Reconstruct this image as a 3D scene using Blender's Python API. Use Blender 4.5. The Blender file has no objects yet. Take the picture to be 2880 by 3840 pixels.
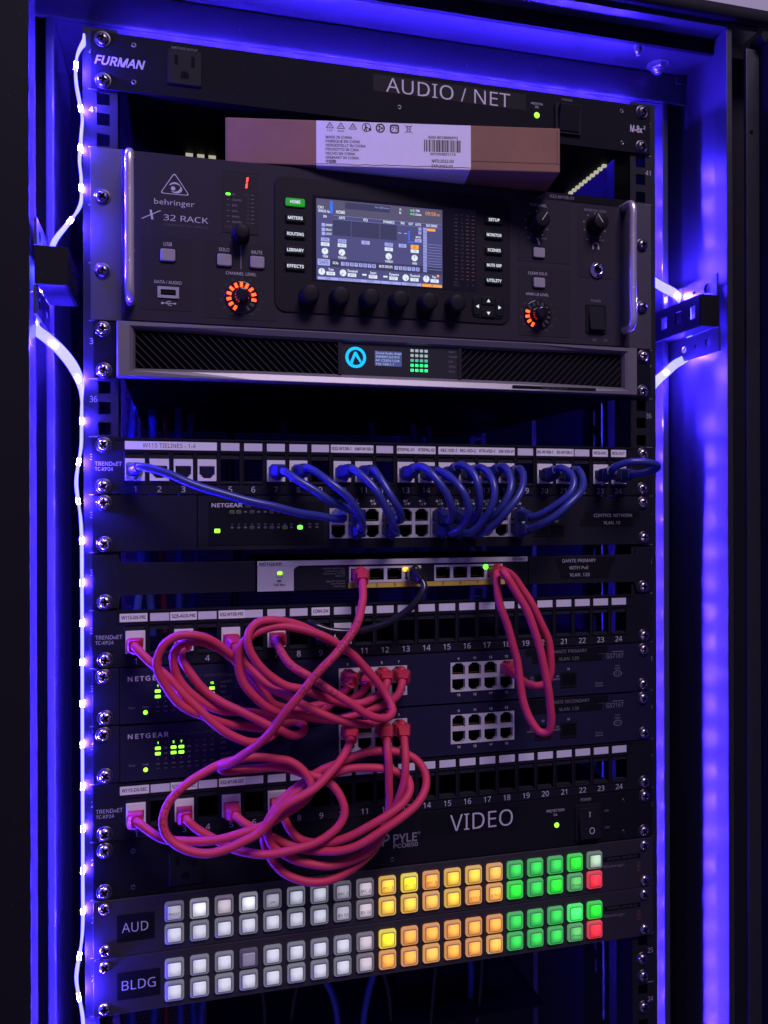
import bpy, bmesh, math, random
from mathutils import Vector, Matrix

# ------------------------------------------------------------------ scene, camera, light
scene = bpy.context.scene
COL = scene.collection
random.seed(7)
U = 44.45                      # one rack unit in millimetres
TOP = 2000.0                   # height of the top of unit 42 above the floor, millimetres

cam_data = bpy.data.cameras.new('camera')
cam_data.sensor_fit = 'HORIZONTAL'
cam_data.sensor_width = 36.0
cam_data.lens = 36.0 * 3039.5 / 2880.0
cam_data.clip_start = 0.02
cam_data.clip_end = 50.0
cam = bpy.data.objects.new('camera', cam_data)
COL.objects.link(cam)
cam.location = (-0.17994, -0.65575, 1.63037)
cam.rotation_euler = (1.57089504, 0.00288333, -0.25240619)
scene.camera = cam

world = bpy.data.worlds.new('World')
scene.world = world
world.use_nodes = True
bg = world.node_tree.nodes['Background']
bg.inputs[0].default_value = (0.20, 0.15, 0.66, 1)
bg.inputs[1].default_value = 0.34


def area_lamp(name, loc, target, size, power, color):
    d = bpy.data.lights.new(name, 'AREA')
    d.shape = 'RECTANGLE'
    d.size, d.size_y = size
    d.energy = power
    d.color = color
    o = bpy.data.objects.new(name, d)
    COL.objects.link(o)
    o.location = loc
    o.rotation_euler = (Vector(target) - Vector(loc)).to_track_quat('-Z', 'Y').to_euler()
    return o


# the room's ceiling light, up and behind the camera: the only light besides the LEDs
area_lamp('ceiling_lamp', (0.50, -2.4, 4.6), (0.0, 0.0, 1.5), (1.5, 1.0), 108.0, (0.92, 0.74, 1.0))

scene.render.engine = 'CYCLES'
scene.cycles.use_denoising = True
scene.cycles.max_bounces = 7
scene.cycles.diffuse_bounces = 3
scene.cycles.glossy_bounces = 3
scene.cycles.transmission_bounces = 4
scene.cycles.sample_clamp_indirect = 3.0
vs = scene.view_settings
vs.view_transform = 'Standard'
vs.look = 'None'
vs.exposure = 0.0
vs.gamma = 1.0
vs.use_curve_mapping = False


# ------------------------------------------------------------------ materials
MATS = {}


def mat(name, color, rough=0.5, metal=0.0, spec=0.5, grain=0.0, grain_scale=900.0, vary=0.0, vary_scale=40.0,
        emit=None, strength=0.0, trans=0.0, rough_vary=0.0, coat=0.0, dust=0.0):
    m = bpy.data.materials.new(name)
    m.use_nodes = True
    nt = m.node_tree
    b = nt.nodes['Principled BSDF']
    b.inputs['Base Color'].default_value = (*color, 1)
    b.inputs['Roughness'].default_value = rough
    b.inputs['Metallic'].default_value = metal
    b.inputs['Specular IOR Level'].default_value = spec
    if trans:
        b.inputs['Transmission Weight'].default_value = trans
    if coat:
        b.inputs['Coat Weight'].default_value = coat
        b.inputs['Coat Roughness'].default_value = 0.15
    if emit is not None:
        b.inputs['Emission Color'].default_value = (*emit, 1)
        b.inputs['Emission Strength'].default_value = strength
    if grain or vary or rough_vary or dust:
        tc = nt.nodes.new('ShaderNodeTexCoord')
        if vary or rough_vary:
            nz = nt.nodes.new('ShaderNodeTexNoise')
            nz.inputs['Scale'].default_value = vary_scale
            nz.inputs['Detail'].default_value = 5
            nt.links.new(tc.outputs['Object'], nz.inputs['Vector'])
        if vary:
            mr = nt.nodes.new('ShaderNodeMapRange')
            mr.inputs['To Min'].default_value = 1 - vary
            mr.inputs['To Max'].default_value = 1 + vary
            nt.links.new(nz.outputs['Fac'], mr.inputs['Value'])
            mx = nt.nodes.new('ShaderNodeVectorMath')
            mx.operation = 'SCALE'
            mx.inputs[0].default_value = color
            nt.links.new(mr.outputs['Result'], mx.inputs['Scale'])
            nt.links.new(mx.outputs['Vector'], b.inputs['Base Color'])
        if dust:
            dz = nt.nodes.new('ShaderNodeTexVoronoi')
            dz.inputs['Scale'].default_value = 210
            nt.links.new(tc.outputs['Object'], dz.inputs['Vector'])
            dm = nt.nodes.new('ShaderNodeMapRange')
            dm.inputs['From Min'].default_value = 0.10
            dm.inputs['From Max'].default_value = 0.05
            dm.inputs['To Max'].default_value = dust
            nt.links.new(dz.outputs['Distance'], dm.inputs['Value'])
            dn = nt.nodes.new('ShaderNodeTexNoise')
            dn.inputs['Scale'].default_value = 75
            nt.links.new(tc.outputs['Object'], dn.inputs['Vector'])
            dt = nt.nodes.new('ShaderNodeMath')
            dt.operation = 'GREATER_THAN'
            dt.inputs[1].default_value = 0.58
            nt.links.new(dn.outputs['Fac'], dt.inputs[0])
            dq = nt.nodes.new('ShaderNodeMath')
            dq.operation = 'MULTIPLY'
            nt.links.new(dm.outputs['Result'], dq.inputs[0])
            nt.links.new(dt.outputs[0], dq.inputs[1])
            mix = nt.nodes.new('ShaderNodeMix')
            mix.data_type = 'RGBA'
            nt.links.new(dq.outputs[0], mix.inputs['Factor'])
            mix.inputs['A'].default_value = (*color, 1)
            if vary:
                nt.links.new(mx.outputs['Vector'], mix.inputs['A'])
            mix.inputs['B'].default_value = (.38, .37, .38, 1)
            nt.links.new(mix.outputs['Result'], b.inputs['Base Color'])
        if rough_vary:
            mr2 = nt.nodes.new('ShaderNodeMapRange')
            mr2.inputs['To Min'].default_value = max(0.03, rough - rough_vary)
            mr2.inputs['To Max'].default_value = min(1.0, rough + rough_vary)
            nt.links.new(nz.outputs['Fac'], mr2.inputs['Value'])
            nt.links.new(mr2.outputs['Result'], b.inputs['Roughness'])
        if grain:
            gz = nt.nodes.new('ShaderNodeTexNoise')
            gz.inputs['Scale'].default_value = grain_scale
            gz.inputs['Detail'].default_value = 3
            nt.links.new(tc.outputs['Object'], gz.inputs['Vector'])
            bp = nt.nodes.new('ShaderNodeBump')
            bp.inputs['Strength'].default_value = grain
            bp.inputs['Distance'].default_value = 0.0004
            nt.links.new(gz.outputs['Fac'], bp.inputs['Height'])
            nt.links.new(bp.outputs['Normal'], b.inputs['Normal'])
    MATS[name] = m
    return m


def glow(name, color, strength, body=(0.02, 0.02, 0.02)):
    return mat(name, body, rough=0.4, spec=0.12, emit=color, strength=strength)


BLUE = (0.024, 0.026, 1.0)
mat('side paint', (0.040, 0.040, 0.046), 0.35, spec=0.5, grain=0.12, grain_scale=1400, vary=0.12, rough_vary=0.05, dust=0.5)
mat('frame paint', (0.045, 0.045, 0.052), 0.22, spec=0.6, grain=0.15, grain_scale=1400, vary=0.1, rough_vary=0.06, dust=0.5)
mat('cabinet paint', (0.040, 0.040, 0.046), 0.36, spec=0.4, grain=0.35, grain_scale=1400, vary=0.12, rough_vary=0.1, dust=0.55)
mat('cabinet dark', (0.009, 0.009, 0.012), 0.6, spec=0.1, grain=0.3, grain_scale=1200, dust=0.12)
mat('cabinet inner', (0.06, 0.06, 0.065), 0.5, spec=0.4, vary=0.15)
mat('rail paint', (0.014, 0.014, 0.018), 0.55, spec=0.15, grain=0.25, vary=0.12, dust=0.12)
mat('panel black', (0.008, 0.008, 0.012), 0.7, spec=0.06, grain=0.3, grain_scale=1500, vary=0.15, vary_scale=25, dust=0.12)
mat('outlet black', (0.010, 0.010, 0.013), 0.55, spec=0.1)
mat('void black', (0.003, 0.003, 0.004), 0.8, spec=0.1)
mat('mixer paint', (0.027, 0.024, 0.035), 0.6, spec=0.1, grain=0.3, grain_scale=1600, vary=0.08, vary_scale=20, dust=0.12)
mat('mixer ear', (0.075, 0.07, 0.08), 0.42, metal=0.4, spec=0.4, grain=0.25, grain_scale=1500, dust=0.12)
mat('mixer bezel', (0.011, 0.010, 0.014), 0.55, spec=0.12, grain=0.2)
mat('mixer recess', (0.024, 0.021, 0.028), 0.6, spec=0.1)
mat('smoked glass', (0.012, 0.011, 0.012), 0.10, spec=0.5)
mat('knob black', (0.007, 0.007, 0.009), 0.5, spec=0.15)
mat('knob gloss', (0.012, 0.011, 0.012), 0.12, spec=0.6)
mat('key rubber', (0.27, 0.25, 0.28), 0.5, spec=0.35)
mat('chrome', (0.82, 0.80, 0.80), 0.10, metal=1.0, rough_vary=0.04, vary_scale=200)
mat('satin chrome', (0.80, 0.74, 0.70), 0.26, metal=0.72, rough_vary=0.04, vary_scale=200)
mat('screw metal', (0.46, 0.43, 0.41), 0.26, metal=1.0, rough_vary=0.12, vary_scale=600)
mat('screw dark', (0.16, 0.15, 0.16), 0.30, metal=1.0, rough_vary=0.1, vary_scale=600)
mat('nickel', (0.62, 0.60, 0.58), 0.32, metal=0.85, rough_vary=0.1, vary_scale=120)
mat('shield white', (0.62, 0.60, 0.60), 0.40, metal=0.25, spec=0.5, vary=0.06, vary_scale=120)
mat('gold contact', (0.75, 0.52, 0.18), 0.35, metal=1.0)
mat('amp silver', (0.20, 0.19, 0.205), 0.40, metal=0.45, spec=0.5, grain=0.18, grain_scale=1800, vary=0.05)
mat('amp fin', (0.017, 0.017, 0.022), 0.5, spec=0.2)
mat('amp window', (0.030, 0.029, 0.030), 0.3, spec=0.35)
mat('switch charcoal', (0.013, 0.013, 0.019), 0.6, spec=0.08, grain=0.3, grain_scale=1500, vary=0.1, dust=0.12)
mat('switch navy', (0.015, 0.014, 0.038), 0.6, spec=0.08, grain=0.3, grain_scale=1500, vary=0.1, dust=0.12)
mat('switch grey', (0.44, 0.43, 0.47), 0.45, spec=0.4, vary=0.04)
mat('yellow band', (0.55, 0.40, 0.05), 0.5)
mat('patch plastic', (0.011, 0.011, 0.016), 0.5, spec=0.12, grain=0.15, dust=0.12)
mat('patch tab', (0.018, 0.018, 0.024), 0.5, spec=0.15)
mat('jack white', (0.70, 0.67, 0.67), 0.45, spec=0.4, vary=0.04, vary_scale=90)
mat('jack inner', (0.14, 0.13, 0.13), 0.6)
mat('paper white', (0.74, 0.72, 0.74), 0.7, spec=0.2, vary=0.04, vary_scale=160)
mat('paper grey', (0.60, 0.58, 0.64), 0.7, spec=0.2)  # duller tone of the blank labels
mat('label black', (0.004, 0.004, 0.006), 0.6, spec=0.15)
mat('print white', (0.50, 0.48, 0.54), 0.6)
mat('print grey', (0.20, 0.19, 0.22), 0.6)
mat('print dim', (0.06, 0.06, 0.07), 0.6)
mat('print black', (0.012, 0.012, 0.014), 0.6)
mat('print rust', (0.16, 0.05, 0.03), 0.6)
mat('ink cable', (0.05, 0.004, 0.012), 0.6)
mat('jacket red', (0.54, 0.034, 0.086), 0.56, spec=0.28, grain=0.12, grain_scale=700, vary=0.08, vary_scale=60)
mat('boot red', (0.43, 0.020, 0.046), 0.55, spec=0.35)
mat('jacket blue', (0.028, 0.038, 0.21), 0.33, spec=0.45, vary=0.1, vary_scale=60)
mat('boot blue', (0.016, 0.022, 0.13), 0.5, spec=0.4)
mat('jacket black', (0.010, 0.010, 0.012), 0.25, spec=0.5)
mat('clear plug', (0.45, 0.50, 0.72), 0.15, trans=0.75)
mat('rear blue cable', (0.06, 0.09, 0.45), 0.45)
mat('rear red cable', (0.35, 0.03, 0.04), 0.45)
mat('cardboard', (0.25, 0.135, 0.080), 0.8, spec=0.15, grain=0.5, grain_scale=160, vary=0.22, vary_scale=26)
mat('cardboard edge', (0.17, 0.09, 0.055), 0.85, spec=0.1)
mat('tape white', (0.66, 0.63, 0.65), 0.35, spec=0.4)
mat('room wall', (0.62, 0.62, 0.60), 0.9)
mat('glow cream', (0.75, 0.70, 0.58), 0.6, emit=(0.75, 0.72, 0.52), strength=0.55)
mat('button clear', (0.2, 0.2, 0.22), 0.16, spec=0.6, coat=0.4)
glow('led silicone', (0.034, 0.033, 1.0), 17.0, (0.3, 0.3, 0.5))
glow('added strip glow', BLUE, 11.0)
glow('led chip', (0.042, 0.018, 1.0), 6500.0)
glow('led green', (0.12, 1.0, 0.05), 2.6)
glow('led lime', (0.32, 1.0, 0.04), 2.2)
glow('led lime dim', (0.10, 0.22, 0.06), 0.35)
glow('led amber', (1.0, 0.50, 0.03), 2.0)
glow('led orange', (1.0, 0.045, 0.007), 6.0)
glow('led red', (1.0, 0.04, 0.02), 4.0)
mat('led off', (0.10, 0.10, 0.105), 0.4)
mat('led off dark', (0.05, 0.045, 0.05), 0.4)
mat('meter reflection', (0.13, 0.055, 0.03), 0.4)  # amber reflection put into the colour of unlit meter segments
glow('amp logo', (0.0, 0.42, 1.0), 1.6)
glow('amp led pale', (0.42, 0.52, 0.55), 0.9)
glow('amp led mid', (0.08, 0.62, 0.45), 0.9)
glow('amp led green', (0.03, 1.0, 0.25), 1.5)
glow('oled base', (0.10, 0.13, 0.42), 0.6)
glow('oled print', (0.55, 0.65, 1.0), 0.9)
glow('key light', (0.80, 0.86, 1.0), 0.95)
glow('key green', (0.04, 1.0, 0.06), 1.3)
glow('screen base', (0.070, 0.068, 0.205), 1.0)
glow('screen dark', (0.040, 0.040, 0.115), 0.9)
glow('screen header', (0.085, 0.08, 0.15), 1.0)
glow('screen lavender', (0.36, 0.39, 0.85), 1.05)
glow('screen white', (0.78, 0.85, 1.0), 1.0)
glow('screen orange', (1.0, 0.40, 0.06), 1.0)
glow('screen blue', (0.04, 0.17, 1.0), 1.0)
glow('screen green', (0.05, 0.75, 0.08), 1.0)
mat('screen ink', (0.005, 0.005, 0.02), 0.6, emit=(0.05, 0.05, 0.16), strength=0.5)


def M(n):
    return MATS[n]


# ------------------------------------------------------------------ mesh helpers (millimetres: x across, y into the rack, d down)
def link(o, parent=None):
    COL.objects.link(o)
    if parent is not None:
        o.parent = parent
    return o


def thing(name, label, category, d=0.0, x=0.0, y=0.0, group=None):
    o = bpy.data.objects.new(name, None)
    o.empty_display_size = 0.02
    link(o)
    o.location = (x * .001, y * .001, (TOP - d) * .001)
    o['label'] = label
    o['category'] = category
    if group:
        o['group'] = group
    return o


class MB:
    def __init__(self):
        self.v, self.f, self.s = [], [], []

    def add(self, pts, faces, smooth=False):
        n = len(self.v)
        self.v += [tuple(p) for p in pts]
        self.f += [tuple(i + n for i in q) for q in faces]
        self.s += [smooth] * len(faces)
        return self

    def box(self, x0, x1, y0, y1, d0, d1):
        p = [(x, y, d) for d in (d0, d1) for y in (y0, y1) for x in (x0, x1)]
        return self.add(p, [(0, 1, 3, 2), (4, 6, 7, 5), (0, 4, 5, 1), (1, 5, 7, 3), (3, 7, 6, 2), (2, 6, 4, 0)])

    def prism(self, poly, y0, y1, back=True):
        """poly of (x, d); front face at y0 (towards the viewer), sides to y1"""
        n = len(poly)
        p = [(x, y0, d) for x, d in poly] + [(x, y1, d) for x, d in poly]
        f = [tuple(range(n))] + [(i, i + n, (i + 1) % n + n, (i + 1) % n) for i in range(n)]
        if back:
            f.append(tuple(range(2 * n - 1, n - 1, -1)))
        return self.add(p, f)

    def rings(self, rings, smooth=False, cap0=True, cap1=True):
        """loft closed rings of equal length, each a list of (x, y, d)"""
        n = len(rings[0])
        p = [q for r in rings for q in r]
        f = []
        for k in range(len(rings) - 1):
            for i in range(n):
                j = (i + 1) % n
                f.append((k * n + i, k * n + j, (k + 1) * n + j, (k + 1) * n + i))
        self.add(p, f, smooth)
        m = len(self.v) - len(p)
        if cap0:
            self.f.append(tuple(m + i for i in range(n - 1, -1, -1)))
            self.s.append(False)
        if cap1:
            q = m + (len(rings) - 1) * n
            self.f.append(tuple(q + i for i in range(n)))
            self.s.append(False)
        return self

    def rbox(self, x0, x1, d0, d1, r, y0, y1, bev=0.0, seg=3):
        """rounded plate standing out towards the viewer: back at y1, front at y0 (y0 < y1)"""
        def ring(inset, y):
            a0, a1, b0, b1 = x0 + inset, x1 - inset, d0 + inset, d1 - inset
            rr = max(0.02, r - inset * 0.6)
            out = []
            for cx, cd, a in ((a1 - rr, b0 + rr, -90), (a1 - rr, b1 - rr, 0), (a0 + rr, b1 - rr, 90), (a0 + rr, b0 + rr, 180)):
                for k in range(seg + 1):
                    t = math.radians(a + 90 * k / seg)
                    out.append((cx + rr * math.cos(t), y, cd + rr * math.sin(t)))
            return out
        rs = [ring(0, y1)]
        if bev:
            rs += [ring(0, y0 + bev), ring(bev * 0.35, y0 + bev * 0.35), ring(bev, y0)]
        else:
            rs.append(ring(0, y0))
        return self.rings(rs)

    def lathe(self, cx, cd, prof, n=20, smooth=True, cap0=False, cap1=True):
        """profile of (radius, y) turned about the y axis"""
        rs = [[(cx + r * math.cos(2 * math.pi * i / n), y, cd + r * math.sin(2 * math.pi * i / n)) for i in range(n)] for r, y in prof]
        return self.rings(rs, smooth, cap0, cap1)

    def plate(self, xs, ds, holes, y0, y1):
        """plate on a grid of cells; holes is a set of (i, j) cells left open"""
        nx, nd = len(xs), len(ds)
        idx = {}
        pts, faces = [], []

        def vid(i, j, k):
            key = (i, j, k)
            if key not in idx:
                idx[key] = len(pts)
                pts.append((xs[i], (y0, y1)[k], ds[j]))
            return idx[key]
        solid = lambda i, j: 0 <= i < nx - 1 and 0 <= j < nd - 1 and (i, j) not in holes
        for i in range(nx - 1):
            for j in range(nd - 1):
                if not solid(i, j):
                    continue
                faces.append((vid(i, j, 0), vid(i + 1, j, 0), vid(i + 1, j + 1, 0), vid(i, j + 1, 0)))
                faces.append((vid(i, j, 1), vid(i, j + 1, 1), vid(i + 1, j + 1, 1), vid(i + 1, j, 1)))
                if not solid(i - 1, j):
                    faces.append((vid(i, j, 0), vid(i, j + 1, 0), vid(i, j + 1, 1), vid(i, j, 1)))
                if not solid(i + 1, j):
                    faces.append((vid(i + 1, j, 0), vid(i + 1, j, 1), vid(i + 1, j + 1, 1), vid(i + 1, j + 1, 0)))
                if not solid(i, j - 1):
                    faces.append((vid(i, j, 0), vid(i, j, 1), vid(i + 1, j, 1), vid(i + 1, j, 0)))
                if not solid(i, j + 1):
                    faces.append((vid(i, j + 1, 0), vid(i + 1, j + 1, 0), vid(i + 1, j + 1, 1), vid(i, j + 1, 1)))
        return self.add(pts, faces)

    def mesh(self, name, m, flip=True):
        me = bpy.data.meshes.new(name)
        me.from_pydata([(x * .001, y * .001, -d * .001) for x, y, d in self.v], [], self.f)
        bm = bmesh.new()
        bm.from_mesh(me)
        bmesh.ops.remove_doubles(bm, verts=bm.verts, dist=1e-7)
        bmesh.ops.recalc_face_normals(bm, faces=bm.faces)
        bm.to_mesh(me)
        bm.free()
        if len(me.polygons) == len(self.s):
            me.polygons.foreach_set('use_smooth', self.s)
        elif any(self.s):
            me.polygons.foreach_set('use_smooth', [True] * len(me.polygons))
        me.materials.append(M(m) if isinstance(m, str) else m)
        return me

    def part(self, name, m, parent=None, x=0, y=0, d=0, bevel=0.0):
        me = self.mesh(name, m)
        if bevel:
            bevel_mesh(me, bevel)
        return place(name, me, parent, x, y, d)


def bevel_mesh(me, w, seg=2):
    bm = bmesh.new()
    bm.from_mesh(me)
    edges = [e for e in bm.edges if len(e.link_faces) == 2 and e.calc_face_angle(0) > 0.6]
    bmesh.ops.bevel(bm, geom=edges, offset=w * .001, segments=seg, profile=0.6, affect='EDGES', clamp_overlap=True)
    bm.to_mesh(me)
    bm.free()


def place(name, me, parent=None, x=0, y=0, d=0):
    o = bpy.data.objects.new(name, me)
    link(o, parent)
    o.location = (x * .001, y * .001, -d * .001)
    return o


def box_part(name, m, parent, x0, x1, y0, y1, d0, d1, bevel=0.0):
    return MB().box(x0, x1, y0, y1, d0, d1).part(name, m, parent, bevel=bevel)


# ------------------------------------------------------------------ lettering: font outlines turned into flat meshes
_CHARS = ''.join(chr(k) for k in range(33, 127)) + 'É®▲▼中国製プラ'
_GLYPHS = {}


def _sans(c):
    """plain sans serif form of a capital or digit"""
    if '0' <= c <= '9':
        return chr(0x1D7E2 + ord(c) - 48)
    if 'A' <= c <= 'Z':
        return chr(0x1D5A0 + ord(c) - 65)
    return c


def _load_glyphs(weight):
    """outlines of all characters at once: one character per line, a far H behind it to measure its advance"""
    lines = ['', ' '] + list(_CHARS)
    gap = ' ' * 24
    cu = bpy.data.curves.new('lettering', 'FONT')
    cu.body = chr(10).join((_sans(c) if c else '') + gap + 'H' for c in lines)
    cu.size = 1.0
    cu.space_line = 4.0
    cu.offset = weight
    cu.resolution_u = 2
    cu.fill_mode = 'FRONT'
    o = bpy.data.objects.new('lettering', cu)
    me = bpy.data.meshes.new_from_object(o)
    co = [tuple(v.co[:2]) for v in me.vertices]
    polys = [tuple(p.vertices) for p in me.polygons]
    bpy.data.objects.remove(o)
    bpy.data.curves.remove(cu)
    bpy.data.meshes.remove(me)
    far = max(c[0] for c in co) * .6
    top = max(c[1] for c in co if c[0] > far)          # cap line of the first H
    step = (top - min(c[1] for c in co if c[0] > far) - 0.7) / (len(lines) - 1)
    row = lambda y: int(round((top - .36 - y) / step))
    hx = {}
    by = {}
    ys = [c[1] for c in co if c[0] > far and row(c[1]) == 0]
    cap = max(ys) - min(ys)
    base = min(ys)
    hs = {}
    for c in co:
        if c[0] > far:
            hs.setdefault(row(c[1]), []).append(c)
    for k, v in hs.items():
        hx[k] = (min(c[0] for c in v), min(c[1] for c in v))
    for p in polys:
        if co[p[0]][0] > far:
            continue
        by.setdefault(row(sum(co[i][1] for i in p) / len(p)), []).append(p)
    out = {'cap': cap}
    for k, c in enumerate(lines):
        if not c:
            continue
        used, faces, idx = [], [], {}
        for p in by.get(k, []):
            f = []
            for i in p:
                if i not in idx:
                    idx[i] = len(used)
                    used.append((co[i][0], co[i][1] - hx[k][1]))
                f.append(idx[i])
            faces.append(tuple(f))
        out[c] = (used, faces, hx[k][0] - hx[0][0])
    return out


def _font_mesh(body, bold, spacing, shear):
    """a flat mesh of a line of writing in units of one em, and its capital height"""
    kind = 'heavy' if bold >= .018 else ('thin' if bold < -.003 else 'plain')
    if kind not in _GLYPHS:
        _GLYPHS[kind] = _load_glyphs({'heavy': .026, 'thin': -.006, 'plain': 0.0}[kind])
    g = _GLYPHS[kind]
    x, vv, ff = 0.0, [], []
    for c in body:
        used, faces, adv = g[c]
        n = len(vv)
        vv += [(x + a + b * shear, b, 0) for a, b in used]
        ff += [tuple(i + n for i in f) for f in faces]
        x += adv * spacing
    me = bpy.data.meshes.new('lettering')
    me.from_pydata(vv, [], ff)
    return me


def cap_height():
    if 'plain' not in _GLYPHS:
        bpy.data.meshes.remove(_font_mesh('H', 0, 1, 0))
    return _GLYPHS['plain']['cap']


def lettering(body, x, d, h, m, parent, w=None, align='c', bold=0.0, y=-0.12, spacing=1.0, shear=0.0, name='lettering', rot=0.0):
    """flat writing on a front face: x, d the middle (or the start with align='l') of the capitals, h their height, w the whole width"""
    me = _font_mesh(body, bold, spacing, shear)
    me.name = name
    co = [v.co.copy() for v in me.vertices]
    x0, x1 = min(c.x for c in co), max(c.x for c in co)
    sy = h / cap_height()
    sx = (w / (x1 - x0)) if w else sy
    ox = {'c': (x0 + x1) / 2, 'l': x0, 'r': x1}[align]
    ca, sa = math.cos(rot), math.sin(rot)
    for v, c in zip(me.vertices, co):
        a, b = (c.x - ox) * sx, c.y * sy - h / 2
        v.co = ((a * ca - b * sa) * .001, 0, (a * sa + b * ca) * .001)
    me.materials.append(M(m))
    return place(name, me, parent, x, y, d)


# ------------------------------------------------------------------ rack screws (one shape cut once, then shared)
def _screw_mesh(name, m, r=4.6, h=3.0, cross=True):
    mb = MB()
    n = 24
    prof = [(r, 0.0), (r, -0.5), (r * .96, -1.1), (r * .84, -1.9), (r * .62, -2.55), (r * .35, -2.9), (0.05, -h)]
    mb.lathe(0, 0, prof, n)
    me = mb.mesh(name, m)
    if not cross:
        return me
    me.materials.append(M('void black'))
    a = bpy.data.objects.new('cut_a', me)
    cu = MB()
    a_, b_ = .72, 2.9
    poly = [(-a_, -b_), (a_, -b_), (a_ + .15, -a_ - .15), (b_, -a_), (b_, a_), (a_ + .15, a_ + .15), (a_, b_), (-a_, b_), (-a_ - .15, a_ + .15), (-b_, a_), (-b_, -a_), (-a_ - .15, -a_ - .15)]
    cu.prism(poly, -6, -1.0)
    bme = cu.mesh('cut', 'void black')
    b = bpy.data.objects.new('cut_b', bme)
    COL.objects.link(a)
    COL.objects.link(b)
    mod = a.modifiers.new('cut', 'BOOLEAN')
    mod.operation = 'DIFFERENCE'
    mod.object = b
    mod.solver = 'EXACT'
    dg = bpy.context.evaluated_depsgraph_get()
    out = bpy.data.meshes.new_from_object(a.evaluated_get(dg))
    bpy.data.objects.remove(a)
    bpy.data.objects.remove(b)
    out.name = name
    return out


SCREW = _screw_mesh('rack_screw', 'screw metal')
SCREW_DARK = _screw_mesh('rack_screw', 'screw dark', 4.9)
SCREW_DOME = _screw_mesh('rack_screw', 'screw metal', 4.7, 3.4)
_w = MB().lathe(0, 0, [(6.1, 0.0), (6.1, -0.5), (5.6, -0.9), (4.6, -0.6), (4.4, -0.2)], 24, cap1=False)
WASHER = _w.mesh('washer', 'screw dark')


def screw(parent, x, d, kind=None, washer=True, y=-0.1):
    """a rack screw with its cup washer"""
    o = place('rack_screw', kind or SCREW, parent, x + random.uniform(-.7, .7), y - (0.5 if washer else 0), d)
    o.rotation_euler = (0, random.uniform(0, math.pi / 2), 0)
    if washer:
        place('washer', WASHER, o, 0, 0.5, 0)
    return o


def rack_screws(parent, units=1, kind=None, both=True, lower=True, upper=True, y=-0.1, washer=True):
    h = units * U
    for s in (-1, 1):
        if upper:
            screw(parent, s * 232.5, 6.35 if units == 1 else 38.1, kind, washer, y)
        if lower:
            screw(parent, s * 232.5, h - 6.35 if units == 1 else h - 38.1, kind, washer, y)


# ------------------------------------------------------------------ the cabinet
cab = thing('rack_cabinet', 'tall black steel rack cabinet with open door, lit blue inside its front frame', 'rack cabinet')
BOT = 1600.0      # modelled down to below the picture's lower edge

for s, name in ((-1, 'side_panel'), (1, 'side_panel')):
    box_part(name, 'side paint', cab, *sorted((s * 297, s * 300)), -19 if s > 0 else -10, 820, -60, BOT)
box_part('back_panel', 'cabinet inner', cab, -297, 297, 818, 822, -60, BOT)
box_part('roof_panel', 'cabinet inner', cab, -296.9, 296.9, 27.8, 817.8, -58, -52.5)
# inner frame: two posts and the head beam round the opening
for s in (-1, 1):
    box_part('post', 'frame paint', cab, *sorted((s * 271, s * 277.5)), 26, 130, -22, BOT, bevel=1.6)
    box_part('post_gap_shade', 'cabinet dark', cab, *sorted((s * 277.6, s * 293)), 50, 54, -22, BOT)  # dark plate standing in for the shade of the gap beside the post
MB().box(-296.8, 296.8, 25.5, 29.5, -48, -20.2).part('head_beam', 'frame paint', cab, bevel=1.7)
MB().box(-270.8, 270.8, 29.6, 110, -21.8, -19.9).part('head_flange', 'frame paint', cab, bevel=0.5)
for s in (-1, 1):
    x0, x1 = sorted((s * 285, s * 296.5))
    MB().box(x0, x1, 23.8, 25.4, -47, -39).part('beam_tab', 'cabinet paint', cab, bevel=0.4)
# ceiling in front of the frame, its access cover and bolts
MB().box(-297, 297, -12, 25.4, -52, -48.5).part('ceiling_panel', 'cabinet paint', cab)
cv = MB().rbox(-170, 167.5, -11.0, 12.9, 6, -1.2, 0, 0.5)
cv.v = [(x, d, -48.45 - y) for x, y, d in cv.v]
cv.part('access_cover', 'cabinet paint', cab)


def hex_bolt(x, y, d, r=5.2, parent=cab):
    """a hanging hex nut on a bolt, under the ceiling"""
    def hexa(rr, dd):
        return [(rr * math.cos(math.pi / 3 * i + .3), rr * math.sin(math.pi / 3 * i + .3), dd) for i in range(6)]
    def circ(rr, dd):
        return [(rr * math.cos(math.pi / 8 * i), rr * math.sin(math.pi / 8 * i), dd) for i in range(16)]
    o = MB().rings([hexa(r, 0), hexa(r, 4.4), hexa(r * .86, 4.9)]).part('bolt', 'nickel', parent, x, y, d)
    MB().rings([circ(r * .78, 4.9), circ(r * .78, 6.2), circ(r * .5, 6.6), circ(r * .5, 8.4), circ(r * .3, 9.0)], True).part('bolt_tip', 'nickel', o)
    MB().rings([circ(r * 1.35, 0), circ(r * 1.35, 0.8)], False).part('bolt_washer', 'nickel', o)
    return o


hex_bolt(258.5, 14.0, -48.4, 7.4)
hex_bolt(223.9, -8.5, -48.4, 3.2)
hex_bolt(-258.5, 14.0, -48.4, 7.4)
# front frame: hanging lip, underside of the cap, outer cap with its rounded front corner
MB().box(-300, 313, -16, -12.2, -60, -46.5).part('door_lip', 'cabinet dark', cab)
MB().box(-300, 327, -36, -16.2, -63, -59.5).part('cap_underside', 'cabinet paint', cab)


def cap_section(x):
    k = max(0.0, (abs(x) - 385) / 60)
    fr = -45 + 30 * k * k
    return [(x, 60, -63.2), (x, fr + 9, -63.2), (x, fr + 2, -62.8), (x, fr, -65), (x, fr, -73 + 2 * k), (x, fr + 3, -76 + 3 * k), (x, 60, -78 + 3 * k)]


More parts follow.
